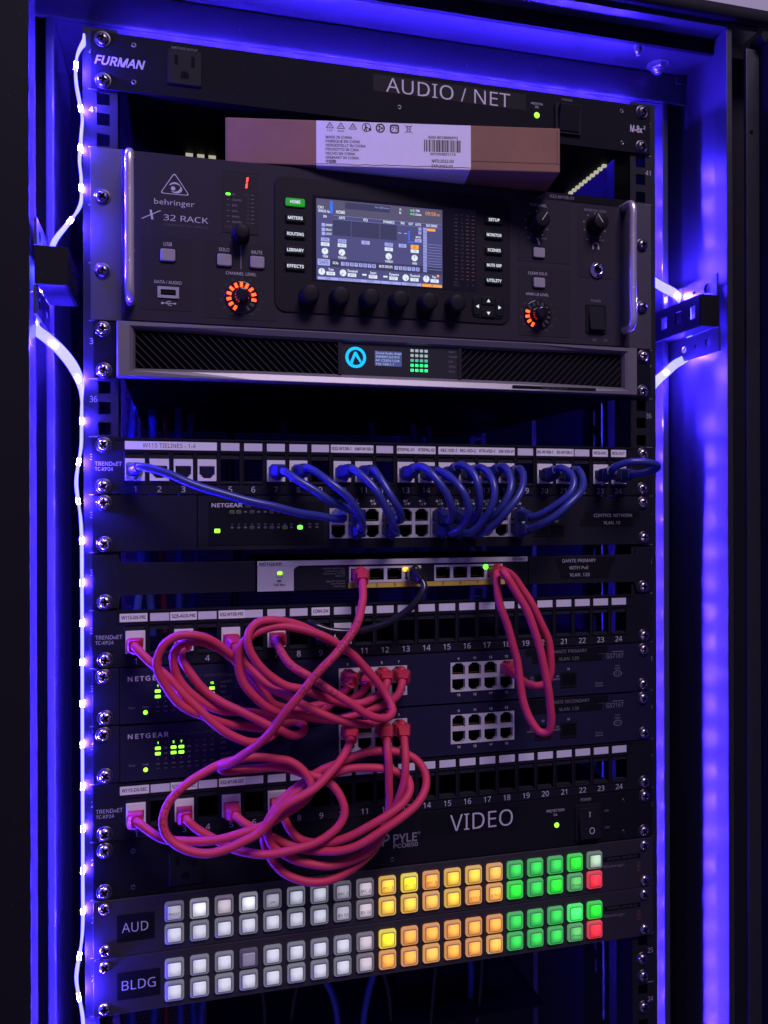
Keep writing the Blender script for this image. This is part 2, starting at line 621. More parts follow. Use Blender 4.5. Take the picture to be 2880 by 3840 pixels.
MB().rings([cap_section(x) for x in (-440, -430, -415, -400, -385, 385, 400, 415, 428, 438, 446)], True).part('top_cap', 'cabinet dark', cab)
# right side: front edge of the side panel, dark sheet added for the gap's shade and the open door's stile
MB().box(294.5, 300, -36.5, -19.2, -59, BOT).part('front_edge', 'cabinet paint', cab, bevel=0.5)
MB().box(300.2, 345, 5, 8, -60, BOT).part('door_gap_shade', 'cabinet dark', cab)
# left side: front post that the latch closes on
MB().box(-330, -280.4, -36.5, -1, -64, BOT).part('latch_post', 'frame paint', cab, bevel=1.0)
MB().box(-420, -279.2, -40, -36.8, -64, BOT).part('door_edge', 'cabinet dark', cab)

door = thing('cabinet_door', 'dark edge of the open cabinet door beyond its hinge side', 'door')
MB().box(312, 325.6, -40, -36, -41, BOT).part('door_stile', 'cabinet paint', door, bevel=0.6)
MB().box(325.8, 331, -400, -36, -45, BOT).part('door_sheet', 'cabinet dark', door)
MB().lathe(0, 0, [(5.5, 0), (5.5, -14), (4.6, -15)], 16).part('hinge', 'cabinet dark', door, 326, -34, -48)
MB().lathe(0, 0, [(1.8, 0.2), (1.8, -0.3)], 12).part('rivet_hole', 'void black', door, 317, -40.1, 33)

# rack rails with square holes, unit marks and numbers
NU = 20
ds = [-3.0]
hole_rows = []
for k in range(NU):
    for hd in (6.35, 22.225, 38.1):
        a, b = k * U + hd - 4.75, k * U + hd + 4.75
        ds += [a, b]
        hole_rows.append(len(ds) - 2)
ds.append(NU * U + 4)
for s in (-1, 1):
    xs = [s * 247.5, s * 237.3, s * 227.8, s * 222]
    rail = MB().plate(xs, ds, {(1, j) for j in hole_rows}, 2.2, 4.2).part('rail', 'rail paint', cab)
    MB().box(*sorted((s * 245.6, s * 247.5)), 4.3, 42 if s < 0 else 66, -3, NU * U + 4).part('rail_flange', 'rail paint', rail)  # right flange deepened, unseen, to keep the strip's light off the interior
    MB().box(*sorted((s * 222, s * 223.6)), 4.3, 30, -3, NU * U + 4).part('rail_lip', 'rail paint', rail)
    for k in range(NU):
        if k in (5, 8, 9, 10, 13, 14, 15, 16, 17, 18, 6, 1, 7, 12, 19, 11, 0) or s > 0:
            lettering(str(42 - k), s * 240.2, k * U + 15.6, 4.3, 'print white', rail, y=2.05, bold=-0.01, w=5.4)
        if k:
            box_part('unit_mark', 'print grey', rail, *sorted((s * 237.2, s * 243.6)), 1.95, 2.15, k * U - .35, k * U + .35)

# side brackets that carry the rails


def holed_plate(x_lo, x_hi, d_lo, d_hi, holes, y0, y1):
    """plate with round holes: holes of (x, d, r)"""
    xs = sorted({x_lo, x_hi} | {v for x, d, r in holes for v in (x - r * 1.15, x + r * 1.15)})
    dd = sorted({d_lo, d_hi} | {v for x, d, r in holes for v in (d - r * 1.15, d + r * 1.15)})
    cells = set()
    for a in range(len(xs) - 1):
        for b in range(len(dd) - 1):
            mx_, md = (xs[a] + xs[a + 1]) / 2, (dd[b] + dd[b + 1]) / 2
            if any(abs(mx_ - x) < r * 1.15 and abs(md - d) < r * 1.15 for x, d, r in holes):
                cells.add((a, b))
    mb = MB().plate(xs, dd, cells, y0, y1)
    for x, d, r in holes:
        h, n = r * 1.15, 16
        sq, ci = [], []
        for k in range(n):
            a = 2 * math.pi * (k + .5) / n
            c, s_ = math.cos(a), math.sin(a)
            m = max(abs(c), abs(s_))
            sq.append((x + h * c / m, d + h * s_ / m))
            ci.append((x + r * c, d + r * s_))
        for yy in (y0, y1):
            mb.add([(p[0], yy, p[1]) for p in sq + ci], [(k, (k + 1) % n, n + (k + 1) % n, n + k) for k in range(n)])
        mb.add([(p[0], y0, p[1]) for p in ci] + [(p[0], y1, p[1]) for p in ci], [(k, (k + 1) % n, n + (k + 1) % n, n + k) for k in range(n)])
    return mb


def bracket(s, x_in, x_web, y_end):
    """box channel with square holes standing in from two upright plates with round holes"""
    o = thing('rail_bracket', '', 'bracket')
    for d0, d1, y0, holes in ((159.2, 178.6, -36, [(-22.3, 169, 4.2), (-4, 168.4, 1.7)]), (207.6, 228.4, -38.5, [(-23.7, 217.9, 4.2), (-5.8, 217.8, 2.0), (12.1, 217.9, 3.2)])):
        w = holed_plate(y0, y_end, d0, d1, holes, 0, 2)
        w.v = [(s * (x_web + y), x, d) for x, y, d in w.v]
        w.part('web', 'cabinet paint', o)
    ys = [-36, -29.6, -20.4, -8.8, .6, 12.6, 22.0, y_end]
    pl = MB()
    pl.plate(ys, [179.2, 187.2, 198.2, 206.9], {(1, 1), (3, 1), (5, 1)}, 0, 2)
    pl.v = [(s * (x_in + y), x, d) for x, y, d in pl.v]
    pl.part('channel_face', 'cabinet dark', o)
    xa, xb = sorted((s * (x_in + 2.1), s * (x_web - .1)))
    MB().box(xa, xb, -36, y_end, 205.0, 206.9).part('channel_bottom', 'cabinet paint', o, bevel=0.3)
    MB().box(xa, xb, -36, y_end, 179.2, 181).part('channel_top', 'cabinet paint', o, bevel=0.3)
    xa, xb = sorted((s * (x_in + .3), s * (x_web + 1.5)))
    MB().box(xa, xb, -37.8, -36.1, 179.4, 206.7).part('channel_end', 'cabinet dark', o, bevel=0.4)
    return o


bl_ = bracket(-1, 253.6, 274.5, 24)
bl_['label'] = 'black steel box bracket beside the mixer ear, strip light bending behind it'
br_ = bracket(1, 266.5, 284, 44)
br_['label'] = 'slotted steel bracket with square holes between mixer handle and cabinet wall'

# rear of the cabinet: rails, slotted cable ducts and a perforated rear door seen through the gaps
perf = bpy.data.materials.new('perforated rear door')
perf.use_nodes = True
nt = perf.node_tree
pb = nt.nodes['Principled BSDF']
tc = nt.nodes.new('ShaderNodeTexCoord')
vo = nt.nodes.new('ShaderNodeTexVoronoi')
vo.inputs['Scale'].default_value = 165
vo.inputs['Randomness'].default_value = 0.0
sx = nt.nodes.new('ShaderNodeSeparateXYZ')
nt.links.new(tc.outputs['Object'], sx.inputs[0])
shx = nt.nodes.new('ShaderNodeMath')
shx.operation = 'MULTIPLY_ADD'
shx.inputs[1].default_value = 0.5
nt.links.new(sx.outputs['Z'], shx.inputs[0])
nt.links.new(sx.outputs['X'], shx.inputs[2])
shz = nt.nodes.new('ShaderNodeMath')
shz.operation = 'MULTIPLY'
shz.inputs[1].default_value = 1.0
nt.links.new(sx.outputs['Z'], shz.inputs[0])
cx_ = nt.nodes.new('ShaderNodeCombineXYZ')
nt.links.new(shx.outputs[0], cx_.inputs['X'])
nt.links.new(shz.outputs[0], cx_.inputs['Z'])
nt.links.new(cx_.outputs[0], vo.inputs['Vector'])
rp = nt.nodes.new('ShaderNodeValToRGB')
rp.color_ramp.elements[0].color = (0.004, 0.004, 0.005, 1)
rp.color_ramp.elements[0].position = 0.42
rp.color_ramp.elements[1].color = (0.12, 0.08, 0.09, 1)
rp.color_ramp.elements[1].position = 0.50
nt.links.new(vo.outputs['Distance'], rp.inputs['Fac'])
nt.links.new(rp.outputs['Color'], pb.inputs['Base Color'])
pb.inputs['Roughness'].default_value = 0.6
MATS['perforated rear door'] = perf
box_part('rear_grille', 'perforated rear door', cab, -240, 240, 700, 704, 0, BOT)
for s in (-1, 1):
    xs = [s * 247, s * 240, s * 230, s * 222]
    MB().plate(xs, ds, {(1, j) for j in hole_rows}, 420, 422).part('rear_rail', 'cabinet paint', cab)
    MB().box(*sorted((s * 262, s * 268)), 300, 306, -20, BOT).part('cable_duct', 'cabinet paint', cab)
dsl = [230.0]
sl = []
for k in range(26):
    dsl += [240 + k * 24, 255 + k * 24]
    sl.append(len(dsl) - 2)
dsl.append(895)
duct = MB()
duct.plate([60, 68, 76, 84], dsl, {(1, j) for j in sl}, 0, 2)
duct.v = [(247 + y, x + 40, d) for x, y, d in duct.v]
duct.part('slotted_duct', 'cabinet paint', cab)

# ------------------------------------------------------------------ LED strips


def smooth_path(pts, step=2.0, dims=3):
    """Catmull-Rom through the points, resampled evenly"""
    P = [Vector(p[:dims]) for p in pts]
    P = [P[0] * 2 - P[1]] + P + [P[-1] * 2 - P[-2]]
    out = []
    for i in range(1, len(P) - 2):
        p0, p1, p2, p3 = P[i - 1:i + 3]
        def tj(ti, a, b):
            return ti + max((a.xyz - b.xyz).length if dims == 3 else (Vector(a[:3]) - Vector(b[:3])).length, 1e-3) ** .5
        t0 = 0.0
        t1 = tj(t0, p0, p1)
        t2 = tj(t1, p1, p2)
        t3 = tj(t2, p2, p3)
        L = (Vector(p2[:3]) - Vector(p1[:3])).length
        n = max(2, int(L / step))
        for k in range(n):
            t = t1 + (t2 - t1) * k / n
            A1 = p0 * ((t1 - t) / (t1 - t0)) + p1 * ((t - t0) / (t1 - t0))
            A2 = p1 * ((t2 - t) / (t2 - t1)) + p2 * ((t - t1) / (t2 - t1))
            A3 = p2 * ((t3 - t) / (t3 - t2)) + p3 * ((t - t2) / (t3 - t2))
            B1 = A1 * ((t2 - t) / (t2 - t0)) + A2 * ((t - t0) / (t2 - t0))
            B2 = A2 * ((t3 - t) / (t3 - t1)) + A3 * ((t - t1) / (t3 - t1))
            out.append(B1 * ((t2 - t) / (t2 - t1)) + B2 * ((t - t1) / (t2 - t1)))
    out.append(P[-2])
    return out


def led_strip(label, pts, width=8.0, thick=1.8, chip_every=30.0, glow_mat='led silicone'):
    """pts of (x, y, d, roll degrees): roll 0 keeps the band's width along y, 90 turns its face to the viewer"""
    o = thing('led_strip', label, 'strip light')
    path = smooth_path([tuple(p[:3]) + (p[3],) for p in pts], 3.0, 4)
    mb = MB()
    rings, frames = [], []
    for i, p in enumerate(path):
        a, b = path[max(0, i - 1)], path[min(len(path) - 1, i + 1)]
        t = (Vector(b[:3]) - Vector(a[:3])).normalized()
        wy = Vector((0, 1, 0)) - t * t.y
        if wy.length < 1e-3:
            wy = Vector((0, 0, 1))
        wy.normalize()
        nx = t.cross(wy)
        r = math.radians(p[3])
        w = wy * math.cos(r) + nx * math.sin(r)
        n = t.cross(w)
        c = Vector(p[:3])
        hw, ht = width / 2, thick / 2
        rings.append([tuple(c + w * u + n * v) for u, v in ((-hw, -ht * .5), (-hw * .7, -ht), (hw * .7, -ht), (hw, -ht * .5), (hw, ht * .5), (hw * .7, ht), (-hw * .7, ht), (-hw, ht * .5))])
        frames.append((c, t, w, n))
    mb.rings(rings, False)
    body = mb.part('silicone_sleeve', glow_mat, o)
    body['label'] = 'glowing blue white silicone sleeve'
    acc, last = 0.0, frames[0][0]
    for c, t, w, n in frames:
        acc += (c - last).length
        last = c
        if acc >= chip_every:
            acc = 0.0
            q = MB()
            pts8 = [tuple(c + t * a + w * b + n * e) for e in (-1.25, 1.25) for b in (-1.8, 1.8) for a in (-2.2, 2.2)]
            q.add(pts8, [(0, 1, 3, 2), (4, 6, 7, 5), (0, 4, 5, 1), (1, 5, 7, 3), (3, 7, 6, 2), (2, 6, 4, 0)])
            q.part('led_chip', 'led chip', o)
    return o


led_strip('glowing blue LED strip bowing loosely down the edge of the rail beside the unit numbers',
          [(-246.2, 4, 6, 0), (-246.2, -3, 12.4, 0), (-250.2, -5, 22.7, 10), (-251.7, -5, 34.8, 10), (-251.1, -5, 46.7, 10), (-249.1, -3, 58.3, 10), (-247.6, 2, 69.1, 0),
           (-248.4, 1, 81.8, 0), (-249.2, 0, 94.7, 0), (-249.6, 0, 102.4, 0), (-248.6, 1, 112.5, 0), (-248.5, 1, 121.8, 0), (-248.3, 0, 131.3, 0), (-250.8, -4, 141.0, 10), (-257.9, -4, 151.8, 30),
           (-267.8, 0, 164.5, 40), (-273, 14, 176, 40), (-279, 21, 192, 40), (-283, 21, 212, 50), (-283, 10, 226, 60), (-279.2, -3, 233.2, 70), (-272.2, -5, 238.7, 75), (-262.8, -5, 247.5, 75),
           (-254.2, -4, 259.0, 70), (-249.5, -1, 270.7, 45), (-248.6, 1, 282.5, 10), (-248.7, 1, 296.2, 0), (-248.8, 1, 308.9, 0), (-248.9, 0, 317.8, 0), (-252.0, -5, 344.1, 15), (-251.7, -5, 352.8, 15),
           (-249.3, 0, 377.3, 0), (-248.8, 1, 437, 0), (-248.8, 1, 540, 0), (-248.8, 1, 647, 0), (-249.3, 0, 692.4, 0), (-253.0, -5, 719.8, 15), (-252.0, -5, 730.4, 15), (-248.9, 0, 756, 0), (-248.8, 1, 800, 0), (-248.8, 1, 890, 0)])
led_strip('blue LED strip behind the numbered rail beside the mixer handle, bent round the slotted bracket',
          [(249.6, 46, 4, 0), (249.6, 46, 60, 0), (249.6, 46, 120, 0), (251.5, 20, 149, 10), (262, 15, 158.6, 40), (276, 15, 164.5, 60), (288.6, 17, 173, 40), (290.6, 14, 190, 0), (290.6, 13, 208, 0), (288.6, 13, 223, 40),
           (276, 14, 231.5, 70), (262, 8, 241, 70), (250, 6, 250.5, 60), (249.6, 22, 262, 10), (249.6, 46, 300, 0), (249.6, 46, 420, 0), (249.6, 46, 560, 0), (249.6, 46, 700, 0), (249.6, 46, 890, 0)], chip_every=30)
led_strip('blue LED strip hidden along the head of the rack behind the power conditioner',
          [(-236, 20, -6, 90), (-120, 20, -6, 90), (0, 20, -6, 90), (120, 20, -6, 90), (236, 20, -6, 90)])
led_strip('added blue light strip, hidden behind the mixer to light the cables below',
          [(-200, 380, 120, 90), (0, 380, 120, 90), (200, 380, 120, 90)], chip_every=9999, glow_mat='added strip glow')  # unseen strip added to light the rear of the cabinet
led_strip('added blue light strip, hidden behind the router panels to light the space below',
          [(-200, 190, 700, 90), (0, 190, 700, 90), (200, 190, 700, 90)], chip_every=9999, glow_mat='led silicone')  # unseen strip added to light the cables hanging lower down

wall = box_part('room_wall', 'room wall', None, -2600, 2600, 1500, 1520, -2200, 2000)
wall.location = (0, 0, TOP * .001)
wall['kind'] = 'structure'


# ------------------------------------------------------------------ shared device parts
def ears_panel(parent, m, d1=U - .5, d0=.4, x=241.3, y0=0.0, y1=2.0, bevel=0.35):
    return MB().box(-x, x, y0, y1, d0, d1).part('front_panel', m, parent, bevel=bevel)


def chassis(parent, x0, x1, d0, d1, depth, m='cabinet dark', y0=2.1):
    return box_part('chassis', m, parent, x0, x1, y0, depth, d0, d1)


def indicator(parent, x, d, w, h, m, y=-0.35, r=0.5):
    return MB().rbox(x - w / 2, x + w / 2, d - h / 2, d + h / 2, min(r, w / 2.1, h / 2.1), y, 0.2, 0.15, 2).part('indicator_light', m, parent)


def round_light(parent, x, d, r, m):
    return MB().lathe(x, d, [(r, 0.2), (r, -0.4), (r * .8, -0.9), (r * .3, -1.2), (0.02, -1.25)], 16).part('indicator_light', m, parent)


def outlet(parent, x, d):
    """a three pin mains outlet set in the panel"""
    o = MB().rbox(x - 13, x + 13, d - 13.6, d + 13.6, 1.5, -1.6, 0.2, 0.6).part('power_outlet', 'outlet black', parent)
    for sx, w, h in ((-6.4, 2.6, 7.6), (6.4, 2.6, 8.6)):
        box_part('blade_slot', 'void black', o, x + sx - w / 2, x + sx + w / 2, -1.75, -1.0, d - 9.2, d - 9.2 + h)
    poly = [(x + 3.2 * math.cos(math.radians(a)), d + 6.2 + 3.4 * math.sin(math.radians(a))) for a in range(180, 361, 20)] + [(x + 3.2, d + 8.6), (x - 3.2, d + 8.6)]
    MB().prism(poly, -1.75, -1.0).part('ground_hole', 'void black', o)
    return o


# ------------------------------------------------------------------ unit 42: power conditioner
pc = thing('power_conditioner', 'black power conditioner at the rack top with AUDIO / NET label and outlet', 'power conditioner', 0)
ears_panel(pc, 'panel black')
chassis(pc, -215, 215, 1.5, 43, 260)
rack_screws(pc, 1, SCREW_DARK)
lettering('FURMAN', -220, 22.6, 6.2, 'print white', pc, w=37.5, bold=0.035, shear=0.28, name='logo_lettering')
outlet(pc, -171.6, 20.6)
lettering('SWITCHED OUTLET', -171.6, 5.2, 1.7, 'print grey', pc, w=20, name='lettering')
for x, d in ((-209.8, 7.5), (-209.9, 36.2), (212, 7.6), (212.5, 36.4), (3.5, 29.5)):
    MB().lathe(x, d, [(1.9, 0.1), (1.9, -0.25), (1.2, -0.3), (0.9, 0.1)], 14).part('small_screw', 'screw dark', pc)
MB().rbox(-19, 118.5, 4.4, 18.6, .4, -0.12, 0.1).part('label_tape', 'label black', pc)
lettering('AUDIO / NET', 47.8, 12.2, 11.4, 'print white', pc, w=111.5, y=-0.2, bold=-0.004)
round_light(pc, 128.8, 21.4, 2.5, 'led lime')
lettering('PROTECTION', 128.9, 11.4, 1.8, 'print white', pc, w=11, bold=.01)
lettering('OK', 128.9, 14.2, 1.8, 'print white', pc, bold=.01)
lettering('POWER-ON', 158, 4.4, 1.8, 'print grey', pc, w=10)
sw = MB().rbox(145.5, 171, 9, 35.5, 1.2, -2.2, .2, .5).part('power_switch', 'outlet black', pc)
MB().rings([[(148.5, -2.1, 11), (168, -2.1, 11), (168, -2.1, 33.5), (148.5, -2.1, 33.5)], [(148.8, -7.2, 11.3), (167.7, -7.2, 11.3), (167.7, -3.0, 33.2), (148.8, -3.0, 33.2)]]).part('rocker', 'outlet black', sw, bevel=.5)
# cream tabs under the chassis, a glow put into their material
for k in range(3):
    box_part('glow_tab', 'glow cream', pc, -169.6 + k * 10.2, -163.2 + k * 10.2, 101, 105, 43.05, 45.6)
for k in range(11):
    box_part('glow_tab', 'glow cream', pc, 210.4, 214.4, 30 + k * 7.4, 33 + k * 7.4, 43.05, 45.4)
lettering('M-8x', 227, 22.4, 5.6, 'print white', pc, w=12.5, bold=.03, name='logo_lettering')
lettering('2', 235.2, 20.2, 2.6, 'print white', pc, bold=.02)

# ------------------------------------------------------------------ units 38 to 40: digital mixer
MX = 2 * U
mx = thing('rack_mixer', 'three unit digital mixer with lit colour screen, knobs and chrome side handles', 'mixer', MX)
MB().box(-242, 242, 0.2, 2.2, .5, 3 * U - .6).part('rack_ear', 'mixer ear', mx, bevel=.4)
def mring(i, y):
    return [(-219.5 + i, y, .7 + i * .3), (219.5 - i, y, .7 + i * .3), (219.5 - i, y, 3 * U - .8 - i * .3), (-219.5 + i, y, 3 * U - .8 - i * .3)]
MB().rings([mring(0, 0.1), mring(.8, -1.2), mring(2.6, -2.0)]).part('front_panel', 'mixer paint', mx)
chassis(mx, -218, 218, .9, 3 * U - 1, 330)
for s in (-1, 1):
    screw(mx, s * 232.5, 38.6, SCREW_DARK, True, 0.1)
    screw(mx, s * 232.5, 95.3, SCREW_DARK, True, 0.1)
for s in (-1, 1):                     # chrome handles
    x = s * 212.5
    path = [(x, -2, 12.5), (x, -9, 12.3), (x, -14.5, 13.4), (x, -17, 17), (x, -17, 40), (x, -17, 66), (x, -17, 92), (x, -17, 116), (x, -14.5, 120), (x, -9, 121), (x, -2, 121)]
    path = [(a, b, c - 4 + (c - 66) * 0.02) for a, b, c in path]
    rr = []
    sp = smooth_path(path, 2.0)
    for i, p in enumerate(sp):
        t = (sp[min(i + 1, len(sp) - 1)] - sp[max(i - 1, 0)]).normalized()
        n1 = Vector((1, 0, 0))
        n2 = t.cross(n1)
        rr.append([tuple(p + n1 * 3.5 * math.cos(a * math.pi / 8) + n2 * 3.5 * math.sin(a * math.pi / 8)) for a in range(16)])
    MB().rings(rr, True).part('handle', 'satin chrome', mx)
PY = -2.15                              # just in front of the painted face


def mlet(body, x, d, h, w=None, m='print white', bold=.012, **k):
    return lettering(body, x, d, h, m, mx, w=w, bold=bold, y=k.pop('y', PY - .16), **k)


# maker's triangle and names
tri = [(-179.7, 15.0), (-190.6, 32.2), (-168.0, 32.2)]


def rounded_tri(pts, r, n=5):
    out = []
    for i in range(3):
        p, a, b = Vector(pts[i]), Vector(pts[i - 1]), Vector(pts[(i + 1) % 3])
        da, db = (a - p).normalized(), (b - p).normalized()
        s0, s1 = p + da * r, p + db * r
        for k in range(n + 1):
            t = k / n
            out.append(tuple((1 - t) ** 2 * s0 + 2 * t * (1 - t) * p + t * t * s1))
    return out


def outline(poly, w):
    """thin closed line of width w along a polygon of (x, d)"""
    c = Vector((sum(p[0] for p in poly) / len(poly), sum(p[1] for p in poly) / len(poly)))
    n = len(poly)
    pin = []
    for p in poly:
        v = Vector(p)
        k = 1 - w * 1.7 / max((v - c).length, .1)
        pin.append(tuple(c + (v - c) * k))
    mb = MB()
    mb.add([(x, 0, d) for x, d in poly] + [(x, 0, d) for x, d in pin], [(i, (i + 1) % n, n + (i + 1) % n, n + i) for i in range(n)])
    return mb


outline(rounded_tri(tri, 2.6), .55).part('logo_outline', 'print white', mx, 0, PY, 0)
swirl = MB()
pts = []
for k in range(15):
    a = math.radians(-150 + k * 20)
    r = 4.3
    pts.append((-179.2 + r * math.cos(a) * 1.1, 27 + r * math.sin(a) * .85, .25 + .75 * math.sin(math.pi * k / 14)))
swirl.add([(x - w * .7, 0, d - w) for x, d, w in pts] + [(x + w * .7, 0, d + w) for x, d, w in pts], [(i, i + 1, 15 + i + 1, 15 + i) for i in range(14)])
swirl.part('logo_outline', 'print white', mx, 0, PY, 0)
MB().lathe(-180.6, 27.6, [(1.7, 0.02), (1.7, 0)], 12).part('logo_outline', 'print white', mx, 0, PY, 0)
mlet('behringer', -179.6, 38.6, 4.4, 30.5, bold=-0.004, name='logo_lettering')
mlet('X', -197.2, 49.6, 7.0, 15.5, shear=.55, bold=.01, name='logo_lettering')
mlet('32 RACK', -170.9, 50.8, 4.2, 34, bold=.004, name='logo_lettering')
mlet('POWERED BY MIDAS', -171, 56.3, 1.6, 34, 'print dim', bold=0, name='logo_lettering')


def rubber_key(x, d, w=11.4, h=9.6):
    o = MB().rbox(x - w / 2 - 1, x + w / 2 + 1, d - h / 2 - 1, d + h / 2 + 1, 2.0, PY - .3, PY + .2).part('key_surround', 'knob black', mx)
    MB().rbox(x - w / 2, x + w / 2, d - h / 2, d + h / 2, 1.5, PY - 2.2, PY, .7).part('key', 'key rubber', o)
    return o


rubber_key(-184.8, 80.3)
mlet('USB', -184.8, 71.5, 2.7, 6.2)
mlet('DATA / AUDIO', -184.7, 101.2, 2.3, 20.5)
u = MB().plate([-192.6, -190.2, -178.8, -176.4], [104.8, 107, 111.4, 113.6], {(1, 1)}, PY - 1.0, PY).part('usb_port', 'nickel', mx)
box_part('usb_socket', 'void black', u, -190.2, -178.8, PY - .3, PY + .02, 107, 111.4)
box_part('usb_tongue', 'outlet black', u, -189, -180, PY - .9, PY - .35, 108.2, 109.9)
sym = MB()
sym.add([(-189, 0, 117.3), (-180, 0, 117.3), (-180, 0, 117.8), (-189, 0, 117.8)], [(0, 1, 2, 3)])
sym.add([(-187, 0, 117.4), (-185, 0, 115.8), (-182.5, 0, 115.8), (-182.5, 0, 116.3), (-184.8, 0, 116.3), (-186.4, 0, 117.6)], [(0, 1, 2, 3, 4, 5)])
sym.add([(-186, 0, 117.7), (-184, 0, 119.3), (-182, 0, 119.3), (-182, 0, 118.8), (-183.8, 0, 118.8), (-185.4, 0, 117.5)], [(0, 1, 2, 3, 4, 5)])
sym.add([(-180, 0, 116.6), (-178.2, 0, 117.55), (-180, 0, 118.5)], [(0, 1, 2)])
sym.part('usb_logo', 'print white', mx, 0, PY - .16, 0)
MB().lathe(-189, 117.55, [(.9, 0.02), (.9, 0)], 10).part('usb_logo', 'print white', mx, 0, PY - .18, 0)
# channel display window
MB().rbox(-142.9, -114.6, 9.6, 58.7, 1.5, PY - .15, PY + .2).part('display_window', 'mixer recess', mx)
outline([(-142.9, 9.6), (-114.6, 9.6), (-114.6, 58.7), (-142.9, 58.7)], .35).part('window_outline', 'knob black', mx, 0, PY - .2, 0)
for a, b in (((-123.0, 13.4), (-123.6, 17.4)), ((-123.6, 18.2), (-124.2, 22.0))):
    MB().prism([(a[0] - .7, a[1]), (a[0] + .7, a[1]), (b[0] + .7, b[1]), (b[0] - .7, b[1])], PY - .4, PY).part('digit_segment', 'led red', mx)
rows = ('IN', 'AUX/FX', 'BUS', 'DCA', 'MAIN', 'MATRIX')
for k, t in enumerate(rows):
    d = 27.9 + k * 4.38
    indicator(mx, -138.4, d, 3.6 if k == 0 else 2.4, 1.9 if k == 0 else .8, 'led green' if k == 0 else 'led off', PY - .4)
    mlet(t, -135.2, d, 1.5, align='l', m='print grey', bold=0, y=PY - .22)
for k, t in enumerate(('CLIP', '-3', '-6', '-9', '-12', '-18', '-30', '-60')):
    d = 27.4 + k * 3.2
    indicator(mx, -119.2, d, 2.6, .8, 'led off', PY - .4)
    mlet(t, -121.8, d, 1.4, align='r', m='print dim', bold=0, y=PY - .22)
mlet('PUSH', -138.4, 53.8, 1.5, m='print dim', bold=0, y=PY - .22)


def knob(x, d, r, h, m='knob black', pointer=None, flare=.8):
    o = MB().lathe(x, d, [(r + flare, PY + .2), (r + flare, PY - .8), (r, PY - 1.6), (r * .94, PY - h + 1.2), (r * .86, PY - h + .3), (r * .7, PY - h), (.05, PY - h)], 28).part('knob', m, mx)
    if pointer is not None:
        a = math.radians(pointer)
        ux, ud = math.sin(a), -math.cos(a)
        q = MB().box(-.35, .35, PY - h - .25, PY - h + .1, -r * .92, r * .2)
        q.v = [(x - px * ud - pd * ux, py, d + px * ux - pd * ud) for px, py, pd in q.v]
        q.part('pointer', 'print white', o)
    return o


knob(-128.6, 60.6, 6.4, 13)
box_part('guide_line', 'print grey', mx, -128.8, -128.2, PY - .2, PY, 66.8, 87)
rubber_key(-141.5, 80.9)
mlet('SOLO', -141.6, 72.4, 2.6, 8.2)
rubber_key(-115.7, 80.8)
mlet('MUTE', -115.8, 72.6, 2.6, 8.6)
mlet('CHANNEL LEVEL', -128.4, 90.6, 2.3, 24)
# the two level rings
def level_ring(x, d, lit, total, marks, long=False):
    o = MB().lathe(x, d, [(13.2, PY + .2), (13.2, PY - .5), (12.4, PY - .8), (.05, PY - .8)], 36).part('level_ring', 'smoked glass', mx)
    for k in range(total):
        a = math.radians(-150 + 300 * k / (total - 1))
        r0, r1 = (8.2, 11.8)
        q = MB().box(-1.05, 1.05, PY - 1.3, PY - .75, -r1, -r0)
        q.v = [(x + px * math.cos(a) - pd * math.sin(a), py, d + px * math.sin(a) + pd * math.cos(a)) for px, py, pd in q.v]
        q.part('level_light', 'led orange' if k in lit else 'led off dark', o)
    knob(x, d, 5.6, 12, 'knob gloss', None, .3)
    for k, t in enumerate(marks):
        a = math.radians(-150 + 300 * k / (len(marks) - 1))
        mlet(t, x + 16.3 * math.sin(a), d - 15.2 * math.cos(a), 1.6, m='print dim', bold=0)
    return o


MARKS = ('-50', '-40', '-30', '-24', '-18', '-12', '-9', '-6', '-3', '0', '+3', '+6', '+10')
level_ring(-128.2, 109.4, set(range(0, 11)), 13, MARKS)
level_ring(128.0, 108.6, {0, 1, 2, 3}, 13, MARKS)
# black screen surround with its glass, keys and encoders
MB().rbox(-102.2, 102.0, 9.2, 119.2, 9, PY - .9, PY + .2, .8, 6).part('screen_surround', 'mixer bezel', mx)
SY = PY - .95
MB().rbox(-71.4, 70.6, 22.6, 92.2, 1.2, SY - .12, SY + .1).part('screen_glass', 'smoked glass', mx)
lcd = MB().box(-67.9, 40.1, SY - .2, SY - .05, 25.0, 91.0).part('screen', 'screen base', mx)
lcd['label'] = 'lit colour screen showing channel settings'
GY = SY - .26


def rects(name, m, rr, y=GY):
    for x0, x1, d0, d1 in rr:
        MB().add([(x0 - 67.9, y, d0 + 25), (x1 - 67.9, y, d0 + 25), (x1 - 67.9, y, d1 + 25), (x0 - 67.9, y, d1 + 25)], [(0, 1, 2, 3)]).part(name, m, lcd)


def cbox(x, d, w, h):
    return (x - w / 2, x + w / 2, d - h / 2, d + h / 2)


